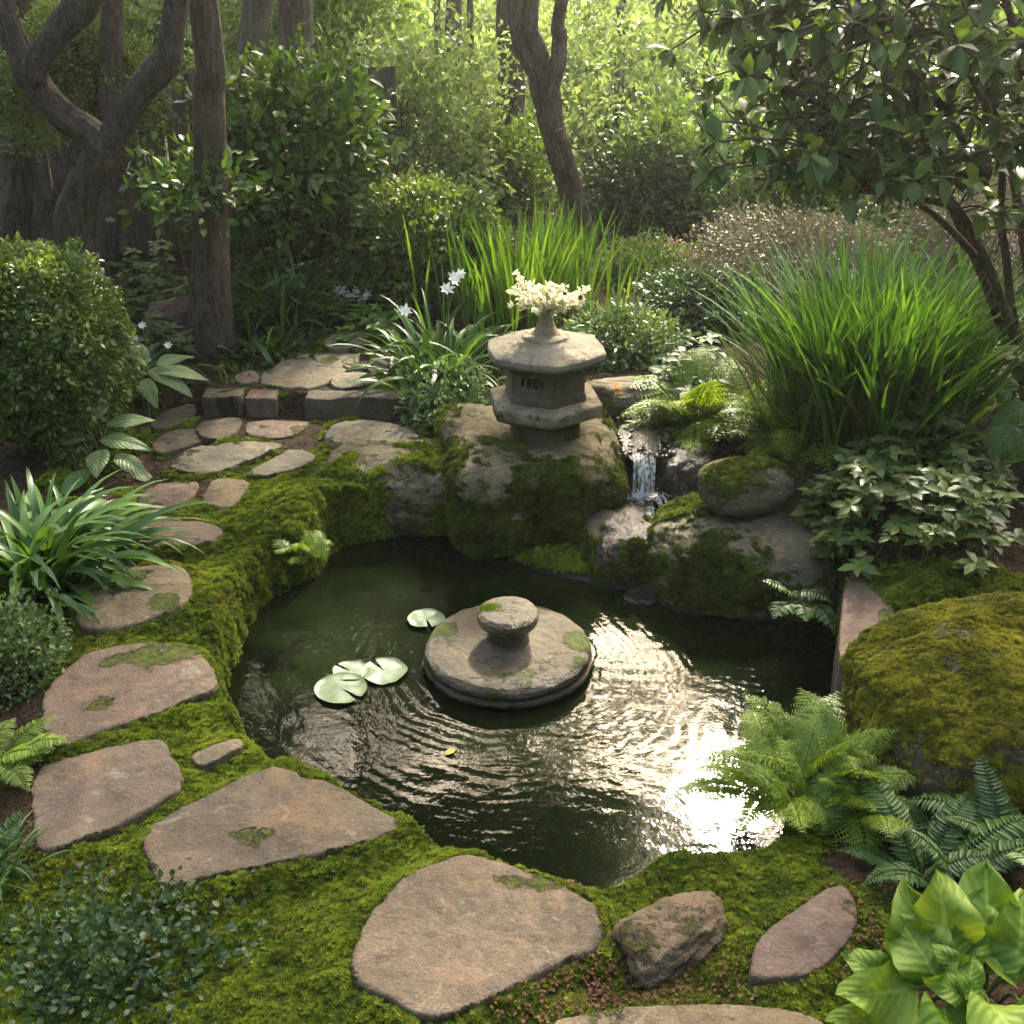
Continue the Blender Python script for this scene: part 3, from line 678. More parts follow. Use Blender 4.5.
# four little window slots really cut into the front left face
fa = R0 - pi / 6 * 1.0
fn = np.array([cos(fa), sin(fa), 0]); fu = np.array([-sin(fa), cos(fa), 0]); fc = np.array([LX, LY, LZ]) + fn * .124
cb = bmesh.new()
for i, (w, h) in enumerate(((.013, .028), (.015, .034), (.015, .034), (.012, .028))):
    m_ = bmesh.ops.create_cube(cb, size=1.0)
    for v in m_['verts']:
        x, y, zz = v.co; v.co = Vector(fc + fu * (x * w + (i - 1.5) * .0225) + fn * (y * .09) + np.array([0, 0, .196 + zz * h]))
for i in range(1):
    m_ = bmesh.ops.create_cube(cb, size=1.0)
    for v in m_['verts']:
        x, y, zz = v.co; v.co = Vector(fc + fu * (x * .09) + fn * (y * .05) + np.array([0, 0, .212 + zz * .008]))
bmesh.ops.recalc_face_normals(cb, faces=cb.faces[:]); cme = bpy.data.meshes.new("cutter"); cb.to_mesh(cme); cb.free(); co = bpy.data.objects.new("cutter", cme); COL.objects.link(co)
md = box.modifiers.new("b", 'BOOLEAN'); md.object = co; md.operation = 'DIFFERENCE'; md.solver = 'EXACT'; md.use_self = True
bpy.context.view_layer.update()
nm = bpy.data.meshes.new_from_object(box.evaluated_get(bpy.context.evaluated_depsgraph_get())); box.modifiers.clear()
print('LANTERN', len(box.data.polygons), len(nm.polygons))
if len(nm.polygons) > 50: box.data = nm
bpy.data.objects.remove(co)
# panels on the neighbouring face: a shallow raised frame
fa2 = R0 + pi / 6; f2 = np.array([cos(fa2), sin(fa2), 0]); u2 = np.array([-sin(fa2), cos(fa2), 0]); c2 = np.array([LX, LY, LZ]) + f2 * .1245
fb = bmesh.new()
for (cx_, cz_, w, h) in ((0, .238, .110, .012), (0, .160, .110, .012), (-.052, .199, .012, .066), (.052, .199, .012, .066)):
    m_ = bmesh.ops.create_cube(fb, size=1.0)
    for v in m_['verts']:
        x, y, zz = v.co; v.co = Vector(c2 + u2 * (cx_ + x * w) + f2 * (y * .006) + np.array([0, 0, cz_ + zz * h]))
bmesh.ops.recalc_face_normals(fb, faces=fb.faces[:]); bmesh.ops.bevel(fb, geom=fb.edges[:], offset=.0015, segments=2, affect='EDGES')
fm = bpy.data.meshes.new("panel_frame"); fb.to_mesh(fm); fb.free(); fm.transform(__import__('mathutils').Matrix.Translation((-LX, -LY, -LZ)))
fm.materials.append(LAN_D); fo = bpy.data.objects.new("panel_frame", fm); COL.objects.link(fo); fo.parent = box
loft(prof((.12, .250, .15), (.19, .256, .3), (.206, .262, .35), (.212, .272, .35), (.210, .288, .35), (.203, .293, .35), (.15, .308, .45), (.10, .320, .6), (.085, .323, .8), (.078, .332, 1), (.05, .336, 1), (.03, .338, 1)), 140, 'roof', LAN_M, lan, R0, (LX, LY, LZ), noise=.004, seed=3,
     moss=mx(lambda V: .12 + .35 * fbm(V * 12, 4, 11), blob(540, 352, .38, .02, 1.0), blob(562, 360, .37, .022, 1.0, 1.6), blob(500, 350, .37, .02, .8)))
loft(prof((.050, .334, 1), (.043, .342, 1), (.031, .362, 1), (.025, .385, 1), (.0215, .41, 1), (.023, .418, 1), (.015, .420, 1)), 48, 'finial', LAN_M, lan, R0, (LX, LY, LZ), noise=.0012, seed=4)
lan.scale = (.95, .95, .95)
# cream flower spray sitting on the finial
PETAL_M = leaf_mat("cream_petal", (.80, .76, .55), (.88, .87, .74), .4, .6, .2, tcol=(1, .98, .8, 1))
FGREEN_M = leaf_mat("flower_stalk", (.14, .20, .05), (.25, .30, .08), .2)
rs = np.random.RandomState(77); FZ = LZ + .418 * .95
spray = thing('flower_spray', 'wide cluster of cream white feathery flowers on top of the lantern finial', 'flowers', (LX, LY, FZ))
gp, gs = Geo(), Geo()
for i in range(46):
    a = rs.rand() * 2 * pi; L = rs.uniform(.08, .17); e = rs.uniform(.12, .6) if i > 6 else rs.uniform(.9, 1.5); L *= .6 if i <= 6 else 1
    d = np.array([cos(a) * cos(e), .7 * sin(a) * cos(e), sin(e)]); P0 = np.array([LX, LY, FZ - .004]); P1 = P0 + d * L * .5 + [0, 0, .008]; P2 = P0 + d * L + [0, 0, -.004 + .01 * rs.rand()]
    tube(gs, [P0, P1, P2], [.0018, .0014, .0008], 8, 5)
    t = rs.rand(46) ** .8; q = P0 + (P2 - P0) * t[:, None] + [0, 0, .006] + rs.randn(46, 3) * (.007 * (1.15 - t))[:, None]
    dd = unit(d * .6 + rs.randn(46, 3) * .8 + [0, 0, .3]); gp.inst(LEAF2, q, dd, unit(rs.randn(46, 3)), rs.uniform(.013, .022, 46), rs.uniform(.008, .012, 46))
gp.out('flower', PETAL_M, spray); gs.out('stalk', FGREEN_M, spray)
# ================================================================== stone fountain in the pond
FOU_M = stone_mat("fountain_stone", (.115, .078, .032), (.20, .15, .072), (.07, .048, .02), 2.0, True, .32, .3, .8, .22)
FOU_D = stone_mat("fountain_wet_base", (.05, .035, .02), (.10, .07, .04), (.03, .02, .015), 2.0, True, .25, .3, .5, .05)
DX, DY = DISC[0], DISC[1]
fou = thing('stone_fountain', 'round stone fountain with a mushroom knob on a broad disc, standing in the pond', 'fountain', (DX, DY, WZ))
loft(prof((.19, -.25, 1), (.196, -.02, 1), (.200, .004, 1), (.19, .010, 1)), 128, 'base', FOU_D, fou, 0, DISC, noise=.003)
loft(prof((.19, .008, 1), (.222, .010, 1), (.229, .015, 1), (.229, .027, 1), (.222, .031, 1), (.19, .032, 1), n=3), 128, 'lower_ring', FOU_M, fou, 0, DISC, noise=.002, moss=lambda V: .1 + .2 * fbm(V * 9, 3, 4))
loft(prof((.19, .029, 1), (.216, .031, 1), (.2255, .042, 1), (.224, .056, 1), (.213, .068, 1), (.19, .076, 1), (.165, .079, 1), (.14, .077, 1), (.135, .074, 1), (.09, .077, 1), (.05, .082, 1), (.01, .083, 1)), 150, 'disc', FOU_M, fou, 0, DISC, noise=.0045, seed=6,
     moss=mx(lambda V: .32 + .45 * fbm(V * 8, 4, 14), blob(440, 628, -.08, .05, .95), blob(580, 640, -.08, .05, .95), blob(585, 665, -.09, .03, .8)))
loft(prof((.062, .078, 1), (.057, .086, 1), (.055, .12, 1), (.057, .132, 1), (.06, .134, 1)), 64, 'neck', FOU_D, fou, 0, DISC, noise=.002)
loft(prof((.05, .124, 1), (.066, .126, 1), (.078, .135, 1), (.083, .148, 1), (.0815, .162, 1), (.072, .172, 1), (.055, .175, 1), (.03, .1745, 1), (.006, .174, 1)), 90, 'knob', FOU_M, fou, 0, DISC, noise=.004, seed=7,
     moss=mx(lambda V: .25 + .3 * fbm(V * 14, 4, 15) - 3.5 * (V[:, 2] - (WZ + .15)), blob(492, 606, .02, .032, 1.1)))
g = Geo(); rs = np.random.RandomState(8)
for px, py, r, nn in ((490, 607, .026, 500),):
    q = at(px, py, .022); pp = np.array([q[0], q[1], .020]) + np.column_stack([rs.randn(nn) * r * .42, rs.randn(nn) * r * .42, 0 * np.arange(nn)])
    g.inst(TUFT[0], pp, unit(rs.randn(nn, 3) * [1, 1, .1]), np.tile([0, 0, 1.0], (nn, 1)), .005, .005)
g.out('moss_cushion', MOSS_M, fou)["kind"] = "stuff"

# ------------------------------------------------------------------ lily pads and floating leaf
n = NT("lily_pad"); tc = n.n("ShaderNodeTexCoord").outputs['Object']
vn_ = n.math('MULTIPLY', n.ramp(n.math('SINE', n.math('MULTIPLY', n.attr('lu'), 13.0)), .86, 1.0), n.ramp(n.attr('lv'), 1.0, .1))
col = n.mix(n.ramp(n.noise(tc, 28, 4, .6), .35, .65), (.075, .12, .055), (.135, .18, .10)); col = n.mix(n.math('MULTIPLY', vn_, .5), col, (.20, .24, .15)); col = n.mix(n.math('MULTIPLY', n.ramp(n.math('ADD', n.attr('lv'), n.math('MULTIPLY', n.noise(tc, 45, 3), .35)), 1.1, 1.22), .7), col, (.16, .11, .04))
PAD_M = n.done(n.pbr(col, .45, .3, n.bump(vn_, .3, .002)))
def pad(px, py, r, notch, label, seed):
    q = at(px, py, WZ + .006); rs = np.random.RandomState(seed); N = 44
    a = notch + np.linspace(.13, 2 * pi - .13, N); V = [[q[0], q[1], WZ + .006]]
    for f in (.25, .5, .75, .93, 1.0):
        rr = r * f * (1 + .035 * fbm(np.column_stack([np.cos(a) * 2, np.sin(a) * 2]), 3, seed))
        V += list(np.column_stack([q[0] + rr * np.cos(a), q[1] + rr * np.sin(a), WZ + .007 + .0035 * fbm(np.column_stack([np.cos(a) * 2 * f, np.sin(a) * 2 * f]), 2, seed + 2) + (.0025 if f == 1 else 0)]))
    T = [(0, 1 + k, 2 + k) for k in range(N - 1)]; Q = [(1 + i * N + k, 1 + (i + 1) * N + k, 1 + (i + 1) * N + k + 1, 1 + i * N + k + 1) for i in range(4) for k in range(N - 1)]
    o = part('lily_pad', np.array(V), T, Q, PAD_M, None, {'rnd': np.full(len(V), rs.rand()), 'lu': np.r_[0, np.tile(a, 5)], 'lv': np.r_[0, np.repeat([.25, .5, .75, .93, 1.0], N)]}, True, (q[0], q[1], WZ))
    tag(o, label, 'lily pad', 'round lily pads floating on the pond')
pad(351, 671, .050, 2.6, 'middle lily pad of the cluster of three floating near the left bank', 1)
pad(384, 671, .062, 2.2, 'largest lily pad, right one of the cluster of three', 2)
pad(341, 689, .069, 5.6, 'nearest lily pad, lowest of the cluster of three', 3)
pad(426, 619, .055, 5.0, 'single lily pad floating alone behind and left of the fountain disc', 4)
g = Geo(); q = at(445, 755, WZ + .004)
g.inst(LEAF6, np.array([q]), np.array([[.7, .7, .02]]), np.array([[0, 0, 1.0]]), .034, .022, np.array([.5]))
tag(g.out('floating_leaf', plain_mat("yellow_leaf", (.30, .25, .04), (.38, .30, .06)), None, q), 'small yellow leaf floating on the dark water in front of the fountain', 'leaf')
g = Geo(); q = at(998, 0, 0); q = at(613, 413, .10) + [0, 0, .03]
q = np.array([  .345, 3.80, .215]); g.inst(LEAF6, np.array([q, q + [.012, 0, .01]]), np.array([[.95, -.3, .05], [.6, .5, .35]]), np.array([[0, -.5, .9], [-.5, -.5, .7]]), .042, .03, np.array([.5, .5]))
tag(g.out('fallen_leaf', plain_mat("orange_leaf", (.42, .14, .015), (.55, .22, .03)), None, q), 'bright orange fallen leaf on the rock right of the lantern', 'leaf')
for px, py, L, lab in ((855, 556, .04, 'pale tan fallen leaf at the corner of the upright edging stone'), (648, 497, .035, 'cream coloured fallen leaf on the moss beside the waterfall')):
    q = at(px, py, .11 if px > 800 else .09); g = Geo(); g.inst(LEAF6, np.array([q]), np.array([[.9, .3, .2]]), np.array([[-.2, -.6, .8]]), L, L * .5, np.array([.5]))
    tag(g.out('fallen_leaf', plain_mat("tan_leaf", (.42, .30, .2), (.5, .38, .26)), None, q), lab, 'leaf')

# ------------------------------------------------------------------ waterfall
n = NT("falling_water"); tc = n.n("ShaderNodeTexCoord").outputs['Object']; mp = n.n("ShaderNodeMapping"); n.l(tc, mp.inputs[0]); mp.inputs['Scale'].default_value = (1, 1, .12)
f = n.noise(mp.outputs[0], 120, 3, .6); p = n.pbr((.85, .84, .78), .25, .3, n.bump(f, .6, .004)); tr = n.n("ShaderNodeBsdfTransparent"); mm = n.n("ShaderNodeMixShader")
n.l(n.math('ADD', .22, n.math('MULTIPLY', n.ramp(f, .40, .66), .65)), mm.inputs[0]); n.l(tr.outputs[0], mm.inputs[1]); n.l(p, mm.inputs[2]); FALL_M = n.done(mm.outputs[0])
n = NT("water_film"); tc = n.n("ShaderNodeTexCoord").outputs['Object']; f = n.noise(tc, 60, 4, .7); p = n.pbr((.6, .62, .6), .08, .9, n.bump(f, .8, .006)); tr = n.n("ShaderNodeBsdfTransparent"); mm = n.n("ShaderNodeMixShader")
n.l(n.math('ADD', .06, n.math('MULTIPLY', n.ramp(f, .5, .72), .5)), mm.inputs[0]); n.l(tr.outputs[0], mm.inputs[1]); n.l(p, mm.inputs[2]); FILM_M = n.done(mm.outputs[0])
n = NT("stream_water"); tc = n.n("ShaderNodeTexCoord").outputs['Object']
p = n.pbr((.03, .025, .018), .06, .8, n.bump(n.noise(tc, 70, 4, .7), .9, .008)); STREAM_M = n.done(p)
wf = thing('waterfall', 'thin white waterfall spilling over the dark ledge right of the lantern', 'waterfall', (.43, 3.5, WZ))
def sheet(P, w0, w1, name, mat, seed, nx=14, ns=26, amp=.006):
    c = catmull(P, ns); t = np.linspace(0, 1, ns); x = np.linspace(-.5, .5, nx)
    tn = unit(np.gradient(c, axis=0)); sd = unit(np.cross(tn, [0, 1, .3]) * [1, 1, 0] + [1e-6, 0, 0]); sd = sd * np.sign(sd[:, :1] + 1e-9)
    w = w0 + (w1 - w0) * t; V = c[:, None] + sd[:, None] * (x[None, :] * w[:, None])[..., None]
    nn = np.cross(sd, tn); V = V + nn[:, None] * (amp * fbm(np.stack([np.broadcast_to(x[None] * 9, (ns, nx)), np.broadcast_to(t[:, None] * 1.2, (ns, nx))], -1), 3, seed))[..., None]
    i, j = np.meshgrid(np.arange(ns - 1), np.arange(nx - 1), indexing='ij'); Q = np.stack([i * nx + j, i * nx + j + 1, (i + 1) * nx + j + 1, (i + 1) * nx + j], -1).reshape(-1, 4)
    part(name, V.reshape(-1, 3), None, Q, mat, wf)
LIP = np.array([.43, 3.44, .112])
sheet([LIP + [.01, .22, .012], LIP + [.0, .08, .008], LIP], .15, .085, 'stream', STREAM_M, 3, amp=.008)
rs = np.random.RandomState(13)
for k, (x0, w0, w1) in enumerate(((-.030, .007, .012), (-.018, .014, .017), (-.004, .008, .011), (.007, .015, .016), (.021, .006, .008), (.032, .012, .008))):
    l_ = rs.uniform(.9, 1.1); dx = rs.uniform(-.006, .006)
    sheet([LIP + [x0, .03, .006], LIP + [x0, .0, .001], LIP + [x0 + dx * .4, -.024 * l_, -.022], LIP + [x0 + dx * .8, -.042 * l_, -.065], LIP + [x0 + dx, -.05 * l_, -.12]], w0, w1, 'falling_strand', FALL_M, 20 + k, nx=8, ns=24, amp=.004)
sheet([LIP + [-.02, -.03, -.100], LIP + [-.03, -.08, -.108], LIP + [-.04, -.16, -.118], LIP + [-.05, -.22, -.16]], .09, .15, 'ledge_film', FILM_M, 9, amp=.008)
for k, (x0, w0) in enumerate(((.035, .022), (.058, .016), (-.10, .012))):
    sheet([LIP + [x0, -.06, -.10], LIP + [x0 + .02 * np.sign(x0), -.10, -.125], LIP + [x0 + .03 * np.sign(x0), -.13, -.17], LIP + [x0 + .033 * np.sign(x0), -.14, -.26]], w0, w0 * .7, 'falling_strand', FALL_M, 40 + k, nx=6, ns=20, amp=.004)
g = Geo(); m_ = 420; q = LIP + np.column_stack([rs.randn(m_) * .035, -.055 + rs.randn(m_) * .016, -.108 + np.abs(rs.randn(m_)) * .007]); g.inst(TUFT[1], q, unit(rs.randn(m_, 3)), unit(rs.randn(m_, 3)), rs.uniform(.0015, .005, m_))
q = np.column_stack([FALLP[0] + .02 + rs.randn(m_) * .05, FALLP[1] + .02 + rs.randn(m_) * .03, np.full(m_, WZ + .003)]); g.inst(TUFT[1], q, unit(rs.randn(m_, 3)), unit(rs.randn(m_, 3)), rs.uniform(.001, .003, m_)); g.out('foam', plain_mat("foam", (.7, .72, .7), (.8, .82, .8), 50, .4), wf)["kind"] = "stuff"
g = Geo(); rs = np.random.RandomState(12)
for i in range(90):
    q = LIP + [rs.uniform(-.085, .10), rs.uniform(.0, .26), .0]; r = rs.uniform(.006, .016); bm = bmesh.new(); bmesh.ops.create_icosphere(bm, subdivisions=1, radius=r)
    V = np.array([v.co[:] for v in bm.verts]) * [1, 1, .7]; T = [[v.index for v in f_.verts] for f_ in bm.faces]; bm.free()
    V = V * (1 + .25 * rs.randn(len(V), 1) * .5) + q + [0, 0, .004]; g.raw(V, T, None, rs.rand())
tag(g.out('pebbles', rnd_mat("wet_pebble", (.02, .018, .016), (.09, .075, .06), .25, .6)), 'small dark wet pebbles in the stream above the waterfall', 'pebbles', kind='stuff')
SUN_HOLE = at(690, 745, WZ)
# openings cut into the crowns so that patches of sun reach chosen places
SUN_SPOTS = [(at(705, 765, WZ), .14), (at(545, 350, .5), .22), (at(215, 610, .03), .16), (at(60, 300, .55), .34), (at(110, 330, .4), .2), (at(180, 190, .9), .22), (atY(430, 225, 5.2), .5), (atY(330, 200, 5.5), .3), (at(450, 330, .3), .2), (at(60, 500, .2), .16), (at(210, 700, .05), .12), (at(110, 430, .15), .14), (at(540, 260, .5), .25), (at(700, 540, .1), .14), (at(900, 500, .2), .2), (at(250, 460, .04), .16), (at(950, 930, .15), .2), (at(760, 720, .2), .16),
             (at(720, 400, .3), .22), (at(330, 500, .05), .14), (at(620, 330, .35), .16), (at(960, 660, .2), .18), (at(300, 370, .14), .14), (atY(290, 150, 5.5), .3), (atY(270, 110, 5.5), .25), (atY(400, 140, 6.9), .3), (atY(210, 60, 4.9), .25), (atY(160, 90, 4.3), .3), (atY(60, 110, 4.3), .3), (at(445, 255, .7), .25), (at(300, 280, .5), .2)]
def sun_filter(pos):
    k = np.ones(len(pos), bool); sv = np.array(SUNV)
    for q, r in SUN_SPOTS: k &= (np.linalg.norm(np.cross(pos - q, sv), axis=1) > r) | (pos[:, 2] < 1.2)
    return k
# ================================================================== plant builders
BARK_G = bark_mat("grey_brown_bark", (.055, .040, .026), (.12, .092, .064))
BARK_B = bark_mat("brown_bark", (.072, .050, .034), (.155, .112, .078))
BARK_P = bark_mat("pale_bark", (.10, .075, .055), (.20, .16, .125), 1.0, .1)
TWIG = plain_mat("twig", (.05, .032, .02), (.10, .07, .045), 30, .9)
GSTEM = plain_mat("green_stem", (.06, .09, .02), (.12, .16, .05), 30, .6)
LM = {}
def lm(k):
    if k in LM: return LM[k]
    a = {'clip_light': ((.05, .078, .018), (.145, .185, .045)), 'clip_dark': ((.035, .065, .016), (.115, .16, .04)), 'grey_green': ((.05, .085, .035), (.14, .19, .09)),
         'deep': ((.014, .034, .012), (.05, .085, .025)), 'glossy': ((.028, .058, .012), (.095, .145, .03)), 'bright': ((.075, .13, .03), (.24, .31, .085)),
         'hazy': ((.10, .14, .055), (.29, .33, .16)), 'mid': ((.045, .085, .018), (.15, .205, .045)), 'blue': ((.018, .042, .02), (.06, .10, .05)),  # hazy and bright: background haze and sunlight put into the leaf colour
         'brown': ((.06, .056, .036), (.155, .125, .105)), 'fern': ((.08, .125, .012), (.21, .27, .03)), 'fern_dark': ((.018, .05, .012), (.06, .115, .025)),
         'strap': ((.025, .06, .014), (.085, .15, .035)), 'grass': ((.024, .066, .012), (.078, .145, .026)), 'iris': ((.045, .10, .012), (.13, .205, .035)), 'canopy': ((.03, .06, .012), (.09, .13, .025))}[k]
    a = [tuple(x * y for x, y in zip(c, (1.25, 1.4, 1.0))) for c in a]
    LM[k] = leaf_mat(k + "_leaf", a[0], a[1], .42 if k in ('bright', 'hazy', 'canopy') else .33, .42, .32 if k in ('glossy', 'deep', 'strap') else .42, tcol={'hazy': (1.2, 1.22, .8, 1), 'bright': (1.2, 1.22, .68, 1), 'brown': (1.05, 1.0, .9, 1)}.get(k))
    return LM[k]
def dist(Y, py):
    d = _ray(512, py); return Y / d[1]
def px2m(Y, py): return dist(Y, py) / FPX

def leaf_cloud(rs, n, c, r, lump=.2, seed=0, shell=.5, low=-.5, L=.02, Wr=.5, tm=LEAF2, up=.5, g=None, p=2.2, filt=None):
    """leaves through the outer volume of a lumpy rounded crown"""
    g = g or Geo(); d = unit(rs.randn(int(n * 1.5), 3)); d = d[d[:, 2] > low][:n]; n = len(d)
    R = 1.0 / (np.abs(d) ** p).sum(1) ** (1 / p)
    R = R * (1 + lump * fbm(d * 2.6 + seed, 3, seed) + lump * .6 * fbm(d * 7 + seed, 2, seed + 3))
    u = 1 - (1 - shell) * rs.rand(n) ** 1.6 * (1 - .15 * rs.rand(n))
    u = u + .05 * rs.rand(n) ** 4
    pos = np.array(c) + d * (R * u)[:, None] * np.array(r)
    if filt is not None: kk = filt(pos); pos, d = pos[kk], d[kk]; n = len(pos)
    if n == 0: return g
    dirn = unit(d * .8 + rs.randn(n, 3) * .6 + [0, 0, .15]); nr = unit(d * .5 + [0, 0, up] + rs.randn(n, 3) * .45)
    rnd = np.clip(.5 + .35 * fbm(pos * 7 / max(.3, np.mean(r)), 2, seed + 9) + .5 * (rs.rand(n) - .5), 0, .92)
    s = L * rs.uniform(.65, 1.25, n); g.inst(tm, pos, dirn, nr, s, s * Wr, rnd); return g
def stems(base, c, r, k, seed, rad=.008, spread=.35):
    g = Geo(); rs = np.random.RandomState(seed)
    for i in range(k):
        a = 2 * pi * i / k + rs.rand(); b = np.array(base) + [spread * .35 * r[0] * cos(a), spread * .35 * r[1] * sin(a), -.03]
        e = np.array(c) + np.array([cos(a) * r[0] * .6, sin(a) * r[1] * .6, r[2] * rs.uniform(.0, .5)]); m = (b + e) / 2 + rs.randn(3) * .05 * r[0]
        tube(g, [b, m, e], [rad, rad * .8, rad * .4], 9, 6)
    return g
def bush(name, label, cat, px, py, Y, rx, ry, n, L, mat, seed, group=None, depth=1.0, lump=.2, shell=.5, Wr=.5, tm=LEAF2, low=-.6, nst=7, rad=.008, extra=None, up=.5, p=2.2):
    c = atY(px, py, Y); m = px2m(Y, py); r = (rx * m, rx * m * depth, ry * m * 1.06); zb = gz(c[0], c[1])
    e = thing(name, label, cat, (c[0], c[1], zb), group); rs = np.random.RandomState(seed)
    g = leaf_cloud(rs, n, c, r, lump, seed, shell, low, L, Wr, tm, up, p=p); g.out('foliage', lm(mat), e)
    stems((c[0], c[1], zb), c, r, nst, seed, rad).out('stem', TWIG, e)
    if extra: extra(e, c, r, rs)
    return e
def strap(g, base, az, el, L, Wd, droop, seg=8, rs=None, fold=.25, twist=.3):
    n = len(base); t = np.linspace(0, 1, seg + 1); ang = el[:, None] - droop[:, None] * t[None] ** 1.4
    st = (L / seg)[:, None]; dx = np.cos(ang) * st; dz = np.sin(ang) * st
    h = np.concatenate([np.zeros((n, 1)), np.cumsum(dx[:, :-1], 1)], 1); zz = np.concatenate([np.zeros((n, 1)), np.cumsum(dz[:, :-1], 1)], 1)
    ca, sa = np.cos(az)[:, None], np.sin(az)[:, None]; side = rs.randn(n, 1) * .12 * L[:, None] * t[None] ** 2
    ctr = np.stack([base[:, :1] + h * ca - side * sa, base[:, 1:2] + h * sa + side * ca, base[:, 2:3] + zz], -1)
    w = Wd[:, None] * np.minimum(1, .55 + 2 * t[None]) * np.clip(1 - ((t[None] - .35).clip(0) / .65) ** 2.2, .03, 1) * .5
    tw = rs.randn(n, 1) * twist * (0.3 + t[None])
    lat = np.stack([-sa * np.cos(tw), ca * np.cos(tw), np.sin(tw)], -1); nrm = np.stack([-np.sin(ang) * ca, -np.sin(ang) * sa, np.cos(ang)], -1)
    V = np.stack([ctr - lat * w[..., None], ctr - nrm * (w * fold)[..., None], ctr + lat * w[..., None]], 2)
    k = (seg + 1) * 3; i = np.arange(seg); q = np.concatenate([np.stack([i * 3 + a, i * 3 + a + 1, i * 3 + a + 4, i * 3 + a + 3], 1) for a in (0, 1)])
    Q = (q[None] + (np.arange(n) * k)[:, None, None]).reshape(-1, 4); g.raw(V.reshape(-1, 3), None, Q, np.repeat(rs.rand(n), k))
def strap_clump(name, label, cat, base, n, L, Wd, mat, seed, el=(.5, 1.4), droop=(.8, 2.2), spread=.06, seg=8, group=None, azr=None, part_name='leaves', extra=None, lean=None):
    rs = np.random.RandomState(seed); base = np.array(base, float); e = thing(name, label, cat, base, group); g = Geo()
    az = rs.rand(n) * 2 * pi if azr is None else rs.uniform(*azr, n)
    b = base + np.column_stack([rs.randn(n) * spread, rs.randn(n) * spread, np.full(n, -.01)])
    if lean is None: az = np.where(rs.rand(n) < .6, np.arctan2(b[:, 1] - base[1], b[:, 0] - base[0]) + rs.randn(n) * .5, az)
    strap(g, b, az, rs.uniform(*el, n), L * rs.uniform(.6, 1.1, n), Wd * rs.uniform(.7, 1.2, n), rs.uniform(*droop, n), seg, rs)
    g.out(part_name, lm(mat) if isinstance(mat, str) else mat, e)
    if extra: extra(e, base, rs)
    return e
def frond(g, base, az, el, L, droop, rs, pairs=20, wid=.26, pinn=0, seg=16, side=0):
    t = np.linspace(0, 1, seg + 1); ang = el - droop * t ** 1.3; s = L / seg
    h = np.r_[0, np.cumsum(np.cos(ang[:-1]) * s)]; z = np.r_[0, np.cumsum(np.sin(ang[:-1]) * s)]; sd = side * L * t ** 2
    ctr = np.column_stack([base[0] + h * cos(az) - sd * sin(az), base[1] + h * sin(az) + sd * cos(az), base[2] + z])
    tube(g, ctr[::2], np.linspace(.0022, .0006, len(ctr[::2])), seg, 4, rnd=.2)
    tt = np.linspace(.12, .99, pairs); c = np.stack([np.interp(tt, t, ctr[:, k]) for k in range(3)], 1); tn = unit(np.stack([np.interp(tt, t, np.gradient(ctr[:, k])) for k in range(3)], 1))
    lat = unit(np.cross(tn, [0, 0, 1.0]) + 1e-6); nr = np.cross(lat, tn); prof_ = np.sin(np.clip(tt * 1.05, 0, 1) * pi * .86 + .30) ** .9 * wid * L
    r0 = rs.rand()
    for sg in (-1, 1):
        d = unit(lat * sg + tn * .42 - nr * .18 + rs.randn(pairs, 3) * .06); l = np.maximum(prof_, .004) * rs.uniform(.9, 1.08, pairs)
        if pinn:
            q = np.linspace(.1, .96, pinn); pc = (c[:, None] + d[:, None] * (l[:, None] * q[None])[..., None] - nr[:, None] * (.12 * l[:, None] * q[None] ** 2)[..., None]).reshape(-1, 3)
            d2 = np.repeat(d, pinn, 0); n2 = np.repeat(nr, pinn, 0); tn2 = np.repeat(unit(np.cross(n2, d2)), 1, 0)
            l2 = (l[:, None] * (.34 * (1 - q[None] * .8))).ravel(); rr = np.clip(r0 * .6 + .4 * rs.rand(len(pc)), 0, .9)
            for s2 in (-1, 1): g.inst(LEAF2, pc, unit(tn2 * s2 + d2 * .55), unit(n2 + rs.randn(len(pc), 3) * .2), l2, l2 * .62, rr)
        else:
            g.inst(LEAF6, c, d, unit(nr + rs.randn(pairs, 3) * .1), l, np.maximum(l * .26, L / pairs * .8), np.clip(r0 * .6 + .4 * rs.rand(pairs), 0, .9))
def fern(name, label, cat, base, k, L, mat, seed, pairs=20, pinn=0, wid=.26, el=(.6, 1.3), droop=(.8, 1.9), azr=(0, 2 * pi), group=None, spread=.02):
    rs = np.random.RandomState(seed); e = thing(name, label, cat, base, group); base = np.array(base, float)
    for i in range(k):
        g = Geo(); az = azr[0] + (azr[1] - azr[0]) * (i + rs.rand() * .8) / k
        frond(g, base + np.array([rs.randn() * spread, rs.randn() * spread, -.005]), az, rs.uniform(*el), L * rs.uniform(.6, 1.1), rs.uniform(*droop), rs, pairs, wid, pinn, side=rs.randn() * .12)
        g.out('frond', lm(mat), e)
    return e
